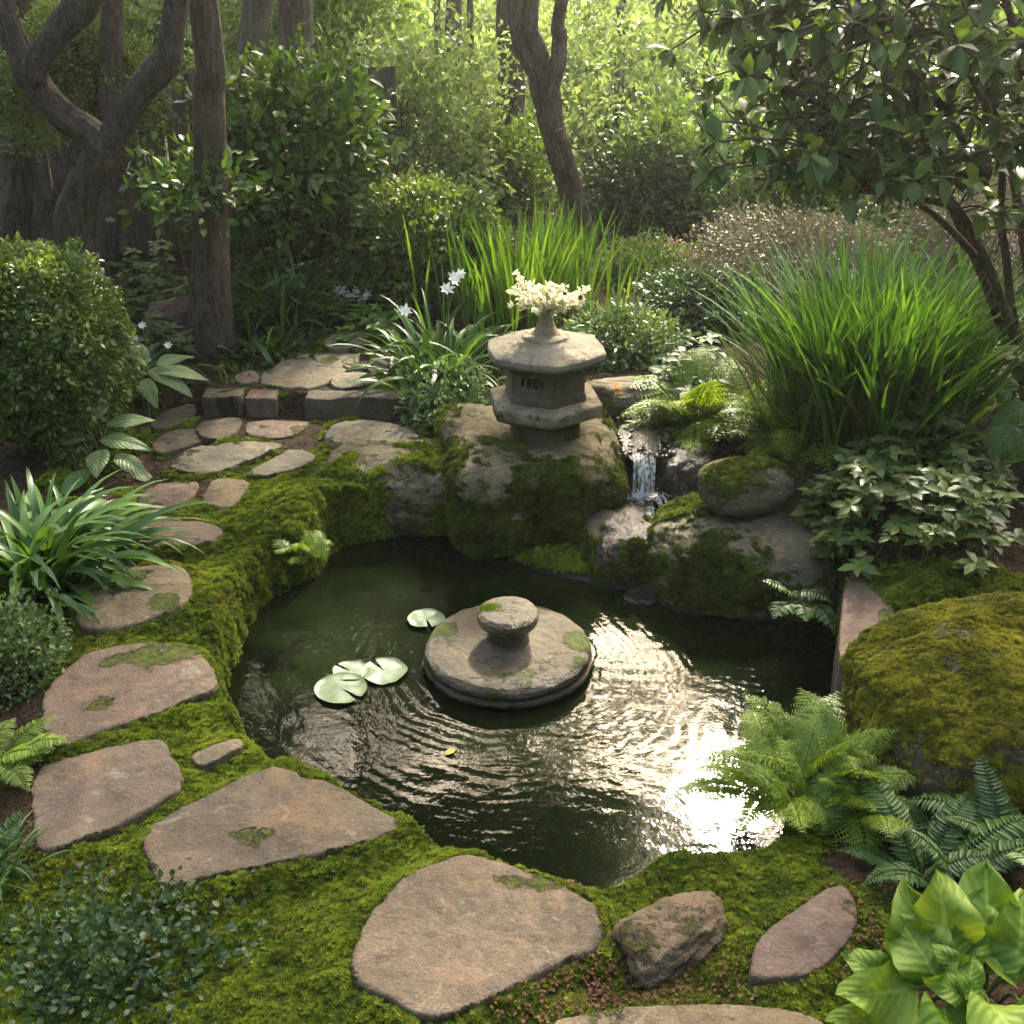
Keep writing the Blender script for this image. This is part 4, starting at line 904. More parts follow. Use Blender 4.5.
def big_leaf(L, Wd, rs, fold=.18, droop=.35, wave=.03, nu=9, nv=13, pw=.8, lobed=0.0):
    v = np.linspace(0, 1, nv); u = np.linspace(-1, 1, nu); U, Vv = np.meshgrid(u, v)
    w = np.sin(np.clip(Vv, 0, 1) ** pw * pi) ** .75 * (1 - .12 * Vv); w = np.maximum(w, .015)
    w = w * (1 + lobed * np.sin(Vv * 24 + rs.rand() * 6))
    x = U * w * Wd * .5; y = Vv * L; ph = rs.rand() * 6
    z = np.abs(U) * w * Wd * fold - droop * L * Vv ** 2 + wave * Wd * np.sin(Vv * 9 + ph + U * 1.5) * np.abs(U) * 1.4 - fold * .7 * Wd * w * U ** 2
    i, j = np.meshgrid(np.arange(nv - 1), np.arange(nu - 1), indexing='ij')
    Q = np.stack([i * nu + j, i * nu + j + 1, (i + 1) * nu + j + 1, (i + 1) * nu + j], -1).reshape(-1, 4)
    return np.column_stack([x.ravel(), y.ravel(), z.ravel()]), Q, U.ravel(), Vv.ravel()
def big_leaf_plant(name, label, cat, base, leaves, mat, seed, stem_r=.003, group=None, wave=.03, lobed=0.0, pw=.8):
    """leaves: (tip px, py, Y-ish point of attachment given as world vec, direction, L, W)"""
    rs = np.random.RandomState(seed); e = thing(name, label, cat, base, group); gs = Geo()
    for (pos, d, nr, L, Wd, dr) in leaves:
        pos = np.array(pos, float); V, Q, lu, lv = big_leaf(L, Wd, rs, rs.uniform(.10, .22), dr, wave, lobed=lobed, pw=pw)
        Y = unit(np.array(d, float)); Z = np.array(nr, float); Z = unit(Z - (Z @ Y) * Y); X = np.cross(Y, Z)
        P = pos + V[:, :1] * X + V[:, 1:2] * Y + V[:, 2:] * Z; g = Geo(); g.raw(P, None, Q, rs.rand(), lu, lv); g.out('leaf', mat, e, uv=True)
        b = np.array(base) + rs.randn(3) * [.01, .01, 0] - [0, 0, .01]; tube(gs, [b, (b + pos) / 2 + [0, 0, .25 * np.linalg.norm(pos - b)] + rs.randn(3) * .005, pos + Y * .01], [stem_r, stem_r * .9, stem_r * .6], 9, 6)
    gs.out('stalk', GSTEM, e); return e
def tree(name, label, cat, limbs, mat, seed, clumps=(), n=0, L=.07, lmat='canopy', Wr=.5, group=None, rough=.10, tm=LEAF2, seg=18, twigs=0):
    """limbs: lists of (x,y,z,r); the first is the trunk.  clumps: (x,y,z,r) balls of foliage"""
    b = limbs[0][0]; rs = np.random.RandomState(seed); e = thing(name, label, cat, (b[0], b[1], gz(b[0], b[1])), group)
    g = Geo(); q = np.array(limbs[0]); tube(g, q[:, :3], q[:, 3], 150 if q[0, 3] > .04 else 60, 64 if q[0, 3] > .04 else 16, rough, seed, ridge=.09); g.out('trunk', mat, e)
    for k, l in enumerate(limbs[1:]):
        g = Geo(); q = np.array(l); tube(g, q[:, :3], q[:, 3], 110, 40, rough, seed + k + 1, ridge=.08); g.out('limb', mat, e)
    if len(clumps):   # clumps on the sun line are left out to let sun onto the pond
        sv = np.array(SUNV); clumps = [c for c in clumps if np.linalg.norm(np.cross(np.array(c[:3]) - SUN_HOLE, sv)) > c[3] * .8 + .22]
        g = Geo(); w = np.array([c[3] ** 2 for c in clumps]); w = (w / w.sum() * n).astype(int)
        for c, m in zip(clumps, w): leaf_cloud(rs, max(m, 20), c[:3], (c[3], c[3], c[3] * .75), .35, seed + int(abs(c[0] * 100)), .25, -1, L, Wr, tm, .5, g, filt=sun_filter)
        g.out('crown', lm(lmat), e)
    return e
def pl(pts, Y=None):
    """px polyline -> world limb; (px, py, r_px[, Y])"""
    o = []
    for p_ in pts:
        yy = p_[3] if len(p_) > 3 else Y; w = atY(p_[0], p_[1], yy); o.append((w[0], w[1], w[2], p_[2] * px2m(yy, p_[1])))
    return o
def rclumps(c, r, k, rad, seed):
    rs = np.random.RandomState(seed); d = unit(rs.randn(k, 3)) * rs.rand(k, 1) ** .4
    return [(c[0] + a[0] * r[0], c[1] + a[1] * r[1], c[2] + a[2] * r[2], rad * rs.uniform(.7, 1.25)) for a in d]
# ================================================================== fence and trees
FEN_M = [bark_mat("weathered_board", (.085, .066, .045), (.165, .13, .092), .7, .15), bark_mat("dark_board", (.045, .033, .022), (.09, .066, .045), .7, .2)]
fe = thing('wooden_fence', 'weathered vertical board fence in the shade at the back left', 'fence', (-2.6, 6.0, .2))
fr0, fr1 = np.array([-4.6, 5.7]), np.array([-.75, 6.35]); rs = np.random.RandomState(3)
L_ = np.linalg.norm(fr1 - fr0); fu_ = (fr1 - fr0) / L_; fv_ = np.array([-fu_[1], fu_[0]]); g = Geo()
def boxg(g, c, hx, hy, z0, z1, tilt=0.0, rnd=.5):
    V = []
    for sz in (z0, z1):
        for a, b in ((-1, -1), (1, -1), (1, 1), (-1, 1)):
            q = c + fu_ * (a * hx + tilt * (sz - z0)) + fv_ * b * hy; V.append((q[0], q[1], sz))
    g.raw(V, None, [(0, 3, 2, 1), (4, 5, 6, 7), (0, 1, 5, 4), (1, 2, 6, 5), (2, 3, 7, 6), (3, 0, 4, 7)], rnd)
x = 0
while x < L_:
    w_ = rs.uniform(.11, .17); c_ = fr0 + fu_ * (x + w_ / 2); boxg(g, c_ + fv_ * rs.uniform(-.008, .008), w_ / 2 - .004, .011, .12, 1.08 + rs.uniform(-.04, .04), rs.uniform(-.012, .012), rs.rand()); x += w_ + rs.uniform(0, .006)
g.out('boards', FEN_M[0], fe, smooth=False)
g = Geo()
for z0 in (.4, .85): boxg(g, (fr0 + fr1) / 2 + fv_ * .045, L_ / 2, .025, z0, z0 + .09)
g.out('rail', FEN_M[1], fe, smooth=False)

TG = 'tall tree trunks at the back'
def up(l, *pts): return l + [tuple(p) for p in pts]
# twisted tree on the left
Yt = 4.3
tw = [pl([(136, 385, 19), (112, 330, 16), (84, 268, 16), (72, 225, 17), (82, 190, 16), (97, 165, 17), (103, 146, 17)], Yt),
      pl([(103, 150, 16), (88, 132, 15), (66, 118, 14), (45, 96, 14), (30, 76, 15), (18, 48, 12), (4, 14, 11), (-14, -40, 10), (-40, -160, 7)], Yt),
      pl([(32, 76, 14), (44, 52, 13), (62, 26, 14), (80, 6, 16), (100, -30, 10), (130, -140, 6)], Yt - .05),
      pl([(103, 150, 15), (118, 128, 14), (138, 95, 13), (158, 70, 15), (168, 58, 13), (172, 30, 12), (178, -10, 12), (196, -120, 8)], Yt + .02)]
tree('twisted_tree', 'gnarled bare limbed tree forking into a wide crooked Y at the left', 'tree', tw, BARK_G, 11,
     rclumps((-1.8, 4.6, 2.7), (1.1, .8, .5), 16, .45, 4), 9000, .06, 'canopy', rough=.12)
# straight trunk beside the path
b = gpt(212, 352); Yb = b[1]
t2 = up(pl([(212, 364, 27), (212, 340, 22), (211, 280, 19), (211, 200, 17), (209, 100, 15), (203, 0, 14)], Yb), (atY(203, 0, Yb)[0] - .1, Yb + .2, 3.2, .06), (atY(203, 0, Yb)[0] + .1, Yb + .3, 4.6, .03))
tree('tall_tree', 'tall straight brown trunk beside the upper path, nearest of the tall trunks', 'tree', [t2], BARK_B, 21, rclumps((-.8, 5.3, 3.4), (1.6, .9, .8), 30, .5, 5), 17000, .07, group=TG)
def back_tree(px0, py0, px1, Y, rpx, label, seed, crown, n=4000, mat=BARK_P, lmat='canopy', L=.08, nm='tall_tree', lean=0.0, k=11):
    base = atY(px0, py0, Y); top = atY(px1, 0, Y); zb = gz(base[0], Y); m = px2m(Y, 100); d = (top - base) / (top[2] - base[2])
    def at_z(z_): return base + d * (z_ - base[2])
    pts = [(*at_z(zb - .05), rpx * m * 1.25), (*at_z(zb + .25), rpx * m * 1.05), (*(at_z((zb + top[2]) / 2) + [.02, 0, 0]), rpx * m), (*top, rpx * m * .92)]
    t3 = top + (d * .8 + [lean, .1, 0]) * 1.2; pts += [(t3[0], t3[1], t3[2], rpx * m * .7), (t3[0] + lean, t3[1], t3[2] + 1.6, rpx * m * .35)]
    return tree(nm, label, 'tree', [pts], mat, seed, rclumps((crown[0], crown[1], crown[2]), crown[3:6], k, crown[6], seed), n, L, lmat, group=TG)
back_tree(245, 90, 258, 6.3, 15, 'tall trunk leaning right at the top left, just right of the straight brown trunk', 31, (-1.9, 7.0, 4.7, 1.5, 0.8, .8, .55), 15000, k=34)
back_tree(298, 80, 295, 6.5, 17, 'thick tall grey trunk behind the top of the tall glossy shrub', 33, (-.4, 7.3, 4.8, 1.4, 0.8, .8, .55), 16000, k=36)
back_tree(367, 60, 368, 10.5, 8, 'thin far trunk at the top, right of the thick grey trunk', 35, (-1.7, 10.2, 4.0, 1.7, .9, 1.2, .7), 16000, k=26, L=.1)
back_tree(447, 150, 454, 8.6, 8, 'slim pale trunk lit from the side at the top centre left', 37, (-.1, 9.0, 4.0, 1.1, .9, 1.2, .6), 15000, k=24, L=.1)
back_tree(506, 200, 509, 7.6, 13, 'dark shaded trunk just left of the forked tree', 39, (.3, 8.0, 5.0, .9, .8, 1.2, .55), 9000, mat=BARK_B, k=18)
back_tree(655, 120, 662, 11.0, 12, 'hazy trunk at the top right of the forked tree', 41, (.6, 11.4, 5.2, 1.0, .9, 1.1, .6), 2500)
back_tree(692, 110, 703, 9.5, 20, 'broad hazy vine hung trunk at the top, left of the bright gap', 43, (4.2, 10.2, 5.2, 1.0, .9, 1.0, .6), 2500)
back_tree(845, 200, 842, 8.5, 12, 'dark far trunk glimpsed through the large leaved shrub', 45, (2.6, 7.4, 3.9, 1.2, .9, 1.0, .6), 9000, mat=BARK_B)
back_tree(15, 240, 18, 5.5, 15, 'reddish brown trunk against the fence at the far left edge', 47, (-3.4, 5.8, 3.9, .9, .8, .8, .5), 3000, mat=BARK_B)
back_tree(106, 290, 112, 5.2, 11, 'dark trunk with torn bark behind the twisted tree', 49, (-2.6, 5.9, 4.3, .8, .7, .8, .5), 3000, mat=BARK_B)
# forked tree in the middle
b = gpt(584, 252); Yc = b[1]
fk = [pl([(588, 262, 15), (582, 235, 13), (570, 190, 12), (556, 140, 12), (546, 95, 14), (541, 70, 13)], Yc),
      up(pl([(544, 84, 9), (528, 62, 7), (518, 40, 6), (514, 10, 6), (508, -40, 5)], Yc), (atY(506, 0, Yc)[0] - .3, Yc, 3.2, .02)),
      up(pl([(543, 74, 11), (537, 50, 10), (528, 25, 9), (530, -20, 8)], Yc + .03), (atY(530, 0, Yc)[0], Yc + .3, 3.6, .025)),
      up(pl([(548, 95, 9), (558, 62, 8), (560, 35, 7), (566, -20, 6)], Yc - .03), (atY(566, 0, Yc)[0] + .4, Yc, 3.3, .02)),
      pl([(596, 262, 6), (588, 230, 6), (578, 195, 6), (569, 160, 5), (558, 130, 5)], Yc - .12)]
hang = [(*atY(px, py, Yc + dy), r) for px, py, dy, r in ((420, 10, .4, .3), (470, 40, .5, .26), (600, 20, .3, .3), (640, 60, .5, .28), (680, 30, .6, .26), (550, -30, .2, .35), (500, -10, .5, .3), (590, 110, .6, .22), (430, 75, .8, .22))]
tree('forked_tree', 'brown tree dividing into several stems behind the tall iris leaves', 'tree', fk, BARK_B, 51, hang + rclumps((.5, Yc + .2, 3.1), (1.5, .8, .8), 26, .45, 8), 19000, .055, 'hazy', rough=.14)

# cloud pruned tree at the back left
ct = [pl([(70, 262, 7), (84, 200, 6), (76, 150, 6), (92, 110, 5), (88, 70, 4)], 5.35), pl([(80, 150, 4), (110, 120, 4), (128, 92, 3)], 5.35), pl([(84, 125, 4), (60, 95, 3), (46, 70, 3)], 5.35)]
cc = [(*atY(px, py, 5.35), r) for px, py, r in ((92, 62, .22), (128, 72, .19), (56, 58, .19), (100, 100, .16), (30, 120, .18), (140, 115, .14), (70, 30, .18), (8, 90, .16))]
tree('cloud_pruned_tree', 'small leaved cloud pruned tree behind the twisted tree', 'tree', ct, BARK_B, 61, cc, 15000, .026, 'clip_light', .5)

# large leaved shrub at the upper right
RH = thing('large_leaved_shrub', 'large spreading shrub with glossy oval leaves and many bare stems, upper right', 'shrub', gpt(1050, 470))
def rl(pts): return pl(pts)
rb = gpt(1050, 470); RY = rb[1]
rlimbs = [[(1056, 470, 6, RY), (1022, 360, 5, 3.4), (990, 270, 4.5, 3.3), (955, 205, 4, 3.2), (900, 150, 3.5, 3.1), (830, 110, 3, 3.0), (770, 80, 1.5, 2.95)],
          [(1050, 470, 6, RY), (1006, 340, 5, 3.5), (972, 250, 4.5, 3.4), (930, 180, 4, 3.3), (860, 150, 3, 3.25), (790, 165, 1.5, 3.2)],
          [(1060, 460, 6, RY), (1016, 330, 5, 3.45), (1000, 225, 4, 3.3), (955, 125, 4, 3.2), (900, 60, 3, 3.1), (840, 10, 2.5, 3.0), (790, -10, 1.5, 2.95)],
          [(1064, 460, 6, RY), (1036, 320, 5, 3.4), (1016, 190, 4.5, 3.3), (990, 80, 4, 3.2), (950, 0, 3, 3.1), (930, -60, 2, 3.1)],
          [(1068, 460, 6, RY), (1050, 290, 5, 3.3), (1040, 150, 4.5, 3.1), (1020, 60, 4, 3.0), (1000, -30, 3, 2.9)],
          [(992, 275, 4, 3.35), (940, 220, 3.5, 3.2), (890, 190, 3, 3.1), (820, 185, 1.5, 3.05)],
          [(955, 205, 4, 3.2), (900, 195, 3.5, 3.05), (850, 185, 3, 2.95), (800, 140, 1.5, 2.9)],
          [(930, 180, 3.5, 3.3), (860, 175, 3, 3.3), (800, 180, 2, 3.3), (755, 178, 1.5, 3.3)],
          [(1000, 225, 4, 3.3), (1000, 150, 3.5, 3.1), (960, 60, 3, 2.95), (900, 20, 2, 2.85), (850, 30, 1.5, 2.8)],
          [(955, 125, 3.5, 3.2), (870, 90, 3, 3.2), (800, 40, 2, 3.2), (745, 5, 1.5, 3.2)]]
g = Geo(); gl = Geo(); rs = np.random.RandomState(70); whorls = []
for k, l in enumerate(rlimbs):
    q = np.array(pl(l)); go = Geo(); tube(go, q[:, :3], q[:, 3], 36, 9, .1, k); go.out('stem', BARK_B, RH)
    c = catmull(q[:, :3], 60)
    for i in range(44):
        t = rs.randint(26, 60); d = unit(rs.randn(3) * [1, .8, .55] + [-.25, -.1, .15]); Lt = rs.uniform(.08, .30); p1 = c[t] + d * Lt
        if p1[2] < 1.08 and p1[0] < 1.3: continue
        tube(g, [c[t], c[t] + d * Lt * .5 + [0, 0, .015], p1], [.0035, .003, .002], 7, 5); whorls.append((p1, d))
        if rs.rand() < .5: whorls.append((c[t] + d * Lt * .55, unit(d + rs.randn(3) * .5)))
for p0, d in whorls:
    if p0[2] < 1.0 and p0[0] < 1.25: continue
    k = rs.randint(6, 10); a = rs.rand(k) * 6.28; x1 = unit(np.cross(d, [.1, .2, 1])); y1 = np.cross(d, x1)
    dd = unit(d * rs.uniform(.1, .8, (k, 1)) + np.cos(a)[:, None] * x1 + np.sin(a)[:, None] * y1 + [0, 0, -.12]); s = rs.uniform(.040, .085, k)
    gl.inst(LEAF6, np.repeat(p0[None], k, 0), dd, unit(np.tile([0, -.15, 1.0], (k, 1)) + rs.randn(k, 3) * .25), s, s * rs.uniform(.38, .55, k))
g.out('twig', TWIG, RH); gl.out('foliage', lm('glossy'), RH)

# ================================================================== shrubs
bush('clipped_bush', 'big round clipped light green bush at the left edge', 'shrub', 36, 348, 3.75, 86, 94, 32000, .023, 'clip_light', 81, low=-.95, lump=.2, shell=.5, Wr=.55, tm=LEAF6, up=.9)
bush('grey_green_shrub', 'low small leaved grey green shrub at the left edge below the strap leaves', 'shrub', 10, 668, 2.35, 56, 72, 4200, .016, 'grey_green', 82, lump=.4, shell=.3, Wr=.6)
bush('creeping_shrub', 'dark creeping shrub with tiny bluish leaves filling the bottom left corner', 'shrub', 108, 985, 1.46, 128, 70, 5200, .0165, 'blue', 83, lump=.45, shell=.3, Wr=.7, tm=LEAF6, nst=22, rad=.0022, depth=.8, up=.9)
bush('fine_leaved_shrub', 'fine leaved pale green shrub between the step and the lantern', 'shrub', 446, 416, 4.05, 46, 40, 4200, .028, 'grey_green', 84, lump=.35, shell=.3, Wr=.42, tm=LEAF6, up=.8)
bush('fine_leaved_shrub', 'pale green shrub right behind the lantern cap', 'shrub', 622, 350, 4.5, 58, 42, 5200, .032, 'grey_green', 85, lump=.35, shell=.3, Wr=.42, tm=LEAF6, up=.8)
bush('low_dark_shrub', 'low dark spreading shrub right of the pale green shrub', 'shrub', 706, 312, 5.0, 66, 34, 6000, .032, 'blue', 86, lump=.3, shell=.4, Wr=.5, tm=LEAF6, up=.8)
bush('mounded_shrub', 'dark green mounded shrub left of the tall iris leaves', 'shrub', 428, 252, 5.35, 84, 62, 13000, .038, 'clip_light', 87, lump=.22, shell=.5, Wr=.5, tm=LEAF6, up=.8)
bush('glossy_shrub', 'tall glossy broad leaved shrub right of the straight brown trunk', 'shrub', 292, 168, 5.5, 92, 98, 5200, .07, 'glossy', 88, lump=.35, shell=.35, Wr=.48, tm=LEAF6, nst=9, rad=.014)
bush('leafy_sapling', 'loose leafy sapling growing in front of the straight brown trunk', 'shrub', 196, 190, 4.62, 62, 38, 520, .055, 'glossy', 89, lump=.5, shell=.1, Wr=.5, tm=LEAF6, nst=4, rad=.006)
def pink(e, c, r, rs):
    g = Geo(); d = unit(rs.randn(150, 3)); d[:, 2] = np.abs(d[:, 2]); P = c + d * np.array(r) * 1.02; P = P[fbm(P * 6, 2, 4) > .12]
    for p0 in P: m = 12; g.inst(LEAF2, p0 + rs.randn(m, 3) * .012, unit(rs.randn(m, 3)), unit(rs.randn(m, 3)), .02, .014)
    g.out('flower', PINK_M, e)
PINK_M = leaf_mat("pink_petal", (.42, .20, .25), (.62, .38, .40), .3, .6, .2, tcol=(1, .9, .9, 1))
bush('flowering_shrub', 'shrub with small pink flowers right of the forked tree base', 'shrub', 650, 278, 5.7, 62, 34, 9000, .024, 'mid', 90, lump=.3, shell=.4, extra=pink)
bush('twiggy_hedge', 'brownish pink twiggy shrub behind the big grass clump', 'shrub', 800, 262, 5.3, 112, 42, 15000, .022, 'brown', 91, lump=.3, shell=.4, Wr=.5)
bush('twiggy_hedge', 'reddish brown shrub in the shade behind the bare stems at the right edge', 'shrub', 985, 250, 5.2, 80, 66, 9000, .026, 'brown', 92, lump=.3, shell=.4)
BG = 'leafy shrubs at the back of the garden'
def bgb(label, *a, **k): return bush('background_shrub', label, 'shrub', *a, group=BG, **k)
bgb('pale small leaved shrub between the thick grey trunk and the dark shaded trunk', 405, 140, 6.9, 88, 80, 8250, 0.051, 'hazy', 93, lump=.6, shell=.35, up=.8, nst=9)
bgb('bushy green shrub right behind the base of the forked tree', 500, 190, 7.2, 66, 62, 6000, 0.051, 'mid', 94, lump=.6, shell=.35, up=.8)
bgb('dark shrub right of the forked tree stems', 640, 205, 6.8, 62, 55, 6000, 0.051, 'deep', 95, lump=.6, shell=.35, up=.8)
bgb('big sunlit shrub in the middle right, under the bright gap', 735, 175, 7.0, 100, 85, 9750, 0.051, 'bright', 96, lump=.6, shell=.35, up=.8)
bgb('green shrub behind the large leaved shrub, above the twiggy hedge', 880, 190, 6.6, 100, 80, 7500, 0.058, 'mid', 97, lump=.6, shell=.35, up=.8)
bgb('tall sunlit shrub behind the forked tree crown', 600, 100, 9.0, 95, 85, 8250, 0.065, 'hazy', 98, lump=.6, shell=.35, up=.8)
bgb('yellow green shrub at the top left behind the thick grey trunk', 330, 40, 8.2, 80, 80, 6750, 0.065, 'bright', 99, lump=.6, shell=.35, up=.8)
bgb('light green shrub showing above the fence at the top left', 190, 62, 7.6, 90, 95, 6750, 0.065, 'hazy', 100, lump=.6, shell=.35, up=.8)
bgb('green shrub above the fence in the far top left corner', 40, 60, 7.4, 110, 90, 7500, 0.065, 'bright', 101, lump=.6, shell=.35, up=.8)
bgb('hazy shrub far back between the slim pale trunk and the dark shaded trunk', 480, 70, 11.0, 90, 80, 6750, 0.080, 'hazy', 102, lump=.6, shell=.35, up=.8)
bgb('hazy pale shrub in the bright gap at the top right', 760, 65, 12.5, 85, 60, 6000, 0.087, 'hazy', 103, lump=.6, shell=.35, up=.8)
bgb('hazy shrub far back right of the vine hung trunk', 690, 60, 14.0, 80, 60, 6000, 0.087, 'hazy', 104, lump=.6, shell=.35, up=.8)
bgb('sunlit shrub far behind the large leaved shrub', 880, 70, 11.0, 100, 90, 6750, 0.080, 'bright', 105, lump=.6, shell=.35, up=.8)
bgb('green shrub far back behind the bare stems at the right edge', 1000, 110, 8.5, 90, 100, 6750, 0.072, 'mid', 106, lump=.6, shell=.35, up=.8)
# the far wood that closes the view: reads as one mass
g = Geo(); rs = np.random.RandomState(110)
for i in range(46):
    a = radians(-44 + 88 * i / 45) ; R_ = rs.uniform(16, 21); hh = rs.uniform(1.6, 4.2)
    if 4 < math.degrees(a) < 15: hh = rs.uniform(.8, 1.6)
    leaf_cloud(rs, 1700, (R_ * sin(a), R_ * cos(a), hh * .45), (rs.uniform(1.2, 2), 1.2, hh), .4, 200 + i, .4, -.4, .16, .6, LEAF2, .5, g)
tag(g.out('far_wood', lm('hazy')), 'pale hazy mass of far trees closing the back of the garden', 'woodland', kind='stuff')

# ================================================================== strap leaves and grasses
strap_clump('strap_leaved_plant', 'large clump of dark arching strap leaves at the left beside the path', 'plant', gpt(38, 590), 270, .42, .030, 'strap', 121, el=(.55, 1.45), droop=(1.0, 2.6), spread=.07, seg=9)
WHITE_M = leaf_mat("white_petal", (.75, .74, .66), (.86, .86, .80), .25, .5, .2, tcol=(1, 1, .9, 1))
def lilies(spots, r=.05):
    def f(e, base, rs):
        gs = Geo()
        for px, py, Y in spots:
            c = atY(px, py, Y); g = Geo(); k = 7; a = np.arange(k) * 2 * pi / k + rs.rand(); ax = unit(np.array([rs.randn() * .4, -.5, .6]))
            x1 = unit(np.cross(ax, [1, .2, .1])); y1 = np.cross(ax, x1); d = unit(ax * .55 + np.cos(a)[:, None] * x1 + np.sin(a)[:, None] * y1)
            g.inst(LEAF6, np.repeat(c[None], k, 0), d, np.repeat(ax[None], k, 0), r * rs.uniform(.8, 1.1, k), r * .42); g.out('flower', WHITE_M, e)
            b = np.array([base[0] + rs.randn() * .03, base[1] + rs.randn() * .03, base[2]]); tube(gs, [b, (b + c) / 2 + [0, 0, .04], c], [.004, .003, .002], 9, 5)
        gs.out('flower_stalk', GSTEM, e)
    return f
b = gpt(440, 372)
strap_clump('white_lily', 'dark strap leaved lily with white flowers left of the lantern', 'plant', b, 150, .36, .022, 'strap', 122, el=(.5, 1.4), droop=(.9, 2.4), spread=.09, extra=lilies([(452, 280, b[1]), (461, 276, b[1] + .03), (446, 290, b[1] - .04), (405, 312, b[1] + .02)], .036))
b = gpt(285, 322)
strap_clump('white_lily', 'light green strap leaved lily with white flowers, right of the straight trunk', 'plant', b, 170, .42, .016, 'grass', 123, el=(.8, 1.5), droop=(.5, 1.9), spread=.10, extra=lilies([(350, 298, b[1] + .1), (362, 303, b[1] + .1), (340, 292, b[1] + .15), (356, 292, b[1] + .12), (346, 303, b[1] + .08), (368, 297, b[1] + .1)], .04))
strap_clump('tall_iris', 'tall upright bright green iris leaves in the middle, behind the lantern', 'plant', gpt(528, 312), 420, .48, .013, 'iris', 124, el=(1.25, 1.56), droop=(.02, .5), spread=.17, seg=6)
strap_clump('grass_clump', 'big bright green grass clump at the right, above the leafy ground cover', 'grass', gpt(872, 432), 1250, .66, .0165, 'grass', 125, el=(.9, 1.52), droop=(.05, .85), spread=.13, seg=8)
strap_clump('small_grass_tuft', 'small tuft of fine grass at the corner of the step', 'grass', gpt(232, 376), 90, .07, .006, 'grass', 126, el=(.3, 1.4), droop=(.2, 1.2), spread=.05, seg=4)
strap_clump('dark_leaf_clump', 'low dark leafy clump at the foot of the lily right of the straight trunk', 'plant', gpt(262, 352), 120, .16, .03, 'deep', 127, el=(.2, 1.2), droop=(.5, 1.6), spread=.14, seg=5)
strap_clump('grass_tuft', 'fine arching grass tuft at the left edge beside the squarish stone', 'grass', at(-8, 880, .0), 80, .16, .006, 'grass', 128, el=(.4, 1.4), droop=(.8, 2.2), spread=.03, seg=6)

# ================================================================== ferns
FG = 'ferns round the pond'
fern('fern', 'bright lacy fern on the right bank overhanging the water', 'fern', at(818, 800, .0) + [0, .03, 0], 64, .225, 'fern', 131, 20, 8, .27, el=(.5, 1.5), droop=(.6, 2.0), group=FG, spread=.05)
fern('fern', 'yellow green lacy fern behind the egg shaped rock, nearest the waterfall', 'fern', gpt(705, 436) + [0, .04, 0], 34, .34, 'fern', 132, 18, 7, .28, el=(.5, 1.4), droop=(.7, 2.0), group=FG, spread=.05)
fern('fern', 'yellow green lacy fern between the waterfall fern and the big grass clump', 'fern', gpt(785, 450) + [0, .05, 0], 34, .32, 'fern', 133, 16, 7, .28, el=(.5, 1.4), droop=(.7, 2.0), group=FG, spread=.05)
fern('fern', 'dark arching fern in front of the huge mossy boulder', 'fern', at(930, 880, .0), 13, .235, 'fern_dark', 134, 26, 0, .20, el=(.5, 1.25), droop=(.8, 1.7), group=FG, azr=(-.3, 3.6))
fern('fern', 'dark fern with spreading fronds at the right edge under the huge boulder', 'fern', at(1010, 850, .03), 12, .21, 'fern_dark', 135, 24, 0, .20, el=(.3, 1.1), droop=(.7, 1.5), group=FG, azr=(1.4, 4.6))
fern('fern', 'small fern with pale fronds at the left edge beside the broad pink stone', 'fern', at(-10, 770, .03), 9, .16, 'fern', 136, 22, 0, .24, el=(.4, 1.1), droop=(.7, 1.6), group=FG, azr=(-1.2, 1.5))
fern('fern', 'small dark fern at the left edge beside the squarish stone', 'fern', at(-12, 850, .0), 9, .15, 'fern_dark', 137, 22, 0, .24, el=(.4, 1.2), droop=(.7, 1.6), group=FG, azr=(-1.2, 1.5))
fern('fern', 'little fern hanging in the dark corner left of the upright edging stone', 'fern', at(812, 612, .0) + [0, .06, 0], 7, .13, 'fern_dark', 138, 14, 0, .3, el=(.0, .9), droop=(.6, 1.6), group=FG, azr=(3.4, 5.6))
fern('fern', 'feathery light green fern on the moss mound at the left water edge', 'fern', at(305, 552, .05), 24, .075, 'fern', 139, 12, 5, .4, el=(.3, 1.4), droop=(.3, 1.2), group=FG, spread=.025)

# ================================================================== broad leaved plants
HOST_M = leaf_mat("hosta_leaf", (.13, .20, .065), (.25, .32, .13), .35, .45, .4, vein=True)
BRI_M = leaf_mat("lettuce_leaf", (.10, .20, .016), (.22, .33, .04), .33, .5, .3, vein=True)
MAP_M = leaf_mat("broad_green_leaf", (.05, .12, .015), (.11, .19, .03), .45, .4, .4, vein=True)
def dirs(az, el): return (cos(az) * cos(el), sin(az) * cos(el), sin(el))
def lv(px, py, Y, azd, eld, L, Wd, dr=.3, nr=(0, -.35, 1)): return (atY(px, py, Y), dirs(radians(azd), radians(eld)), nr, L, Wd, dr)
b = gpt(108, 470); Y = b[1]
big_leaf_plant('hosta', 'pale green broad leaved hosta above the strap leaved clump', 'plant', b, [lv(100, 440, Y, -10, 5, .17, .075), lv(105, 425, Y + .05, 10, 15, .16, .07), lv(95, 420, Y, 95, 40, .14, .085), lv(85, 440, Y, 170, 10, .15, .08), lv(115, 455, Y - .05, -35, -5, .15, .07), lv(100, 450, Y - .05, -80, 0, .14, .08), lv(78, 425, Y + .04, 140, 25, .13, .08), lv(90, 470, Y - .1, -120, -5, .13, .075), lv(130, 470, Y - .05, -20, -10, .10, .05), lv(70, 415, Y + .1, 160, 10, .12, .07)], HOST_M, 141)
b = gpt(148, 408); Y = b[1]
